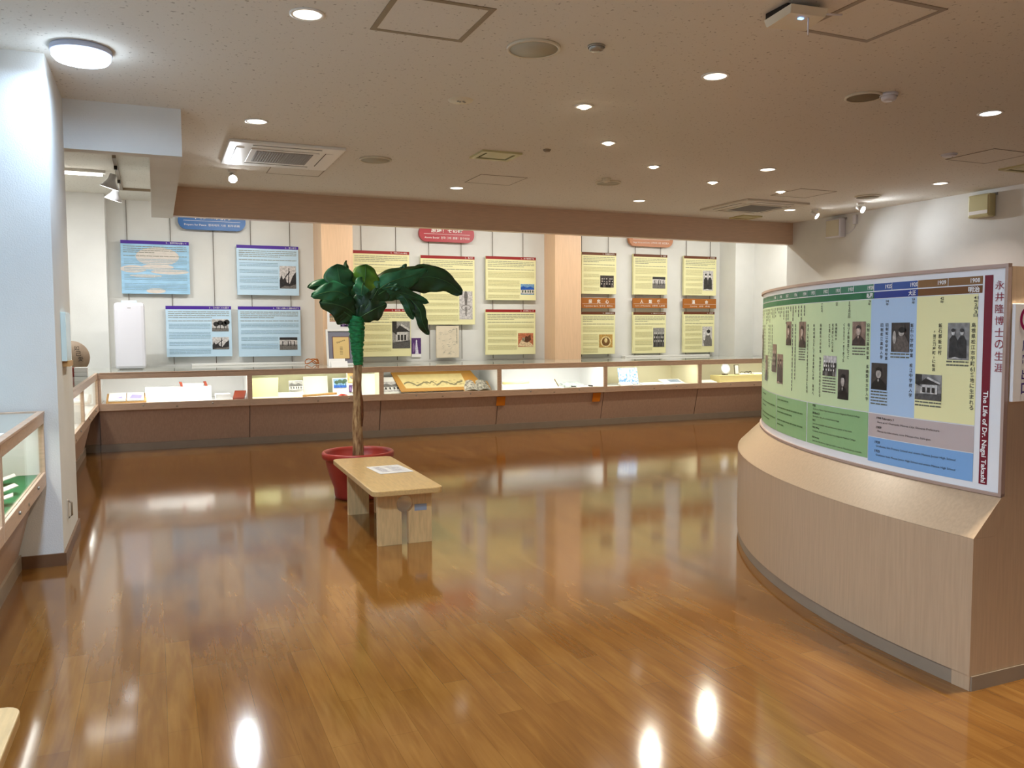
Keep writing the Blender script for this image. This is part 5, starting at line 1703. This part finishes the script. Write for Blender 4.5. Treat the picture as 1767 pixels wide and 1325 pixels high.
def track_lamp(x, y, label):
    t = thing('track_lamp', label, 'spotlight', (x, y, AC - 0.03), 0, 'white bell shaped track lamps')
    b = MB(); b.box(-0.015, 0.015, -0.04, 0.04, -0.03, 0.0)
    b.build('adapter', DARK, t)
    b = MB(); b.tube([(0, 0, -0.03), (0, 0, -0.09)], 0.007, 8)
    b.build('stem', WPAINT, t)
    T = Matrix.Rotation(R(17), 4, 'Y') @ Matrix.Rotation(R(8), 4, 'X')
    b = MB(); b.lathe([(0.0, -0.08), (0.032, -0.085), (0.036, -0.14), (0.05, -0.17), (0.10, -0.235), (0.096, -0.235), (0.045, -0.17), (0.0, -0.16)], (0, 0, 0), 32, False, T)
    b.build('shade', mat('grey_white_enamel', (206, 208, 212), 0.35, 0.5), t)
    b = MB(); b.lathe([(0.0, -0.238), (0.092, -0.236), (0.09, -0.225), (0.0, -0.225)], (0, 0, 0), 28, False, T)
    b.build('lens', emis('track_glow', (1.0, 0.99, 0.96), 9.0), t)
    spot_light('lamp', t, (-0.11, 0.03, -0.26), (0.6, 1.2, -2.0), 22, (1, 0.97, 0.92), 100, 0.9, 0.05)
track_lamp(-0.33, 9.75, 'white bell shaped track lamp, nearer the camera and higher in view')
track_lamp(-0.33, 10.62, 'white bell shaped track lamp, farther from the camera and lower in view')

# wall mounted boxes
def wallspeaker(y0, y1, z0, z1, label, m, strip):
    t = thing('wall_speaker', label, 'speaker', (9.0, (y0 + y1) / 2, z0), 0, 'box speakers on the right wall')
    b = MB(); b.box(8.89, 9.0, y0, y1, z0, z1, 0.015)
    b.build('cabinet', m, t, world=True)
    b = MB(); b.box(8.884, 8.89, y0 + 0.02, y1 - 0.02, z0 + 0.02, z1 - 0.02, 0.002)
    b.build('grille', mat('speaker_box_front', (214, 208, 188), 0.6, 0.3) if not strip else m, t, world=True)
    b = MB(); b.box(8.99, 9.0, y0 - 0.02, y1 + 0.02, z1 - 0.02, z1 + 0.01)
    b.build('bracket', GREYG, t, world=True)
    if strip:
        b = MB(); b.box(8.880, 8.884, y0 + 0.02, y1 - 0.02, z0 + 0.035, z0 + 0.075)
        b.build('label_strip', CARD, t, world=True)
wallspeaker(8.99, 9.27, 2.70, 2.965, 'white box speaker high on the right wall near the beam', WHITEP, False)
wallspeaker(6.71, 6.99, 2.70, 2.965, 'aged yellowish box speaker high on the right wall nearer the right edge', OLIVE, True)
t = thing('cable_box', 'small white junction box with a thin curved cable beside the white box speaker', 'junction box', (9.0, 8.80, 2.78))
b = MB(); b.box(8.96, 9.0, 8.77, 8.83, 2.86, 2.98, 0.003)
b.build('housing', WHITEP, t, world=True)
b = MB(); b.tube([(8.985, 8.80, 2.86), (8.985, 8.82, 2.80), (8.985, 8.90, 2.75), (8.985, 8.985, 2.74)], 0.004, 6)
b.build('cable', WHITEP, t, world=True)

# items on the pier
t = thing('leaflet_holder', 'clear acrylic leaflet holder on the side of the white pier', 'leaflet holder', (-0.545, 6.1, 1.2))
b = MB(); b.box(-0.545, -0.515, 5.92, 6.22, 1.22, 1.53, 0.002)
b.build('acrylic_body', mat('frosted_acrylic', (206, 222, 218), 0.15, 0.6), t, world=True)
b = MB(); b.box(-0.545, -0.505, 5.95, 6.20, 1.185, 1.22)
b.build('wooden_foot', TRAY, t, world=True)
t = thing('wall_hook', 'small brown metal handle plate low on the side of the white pier', 'hook', (-0.545, 5.91, 0.22))
b = MB(); b.box(-0.545, -0.538, 5.88, 5.93, 0.22, 0.34)
b.build('plate', mat('pier_plate', (190, 176, 156), 0.5, 0.4), t, world=True)
b = MB(); b.tube([(-0.538, 5.905, 0.335), (-0.520, 5.905, 0.32), (-0.520, 5.905, 0.24), (-0.538, 5.905, 0.225)], 0.006, 8)
b.build('handle', ALUB, t, world=True)
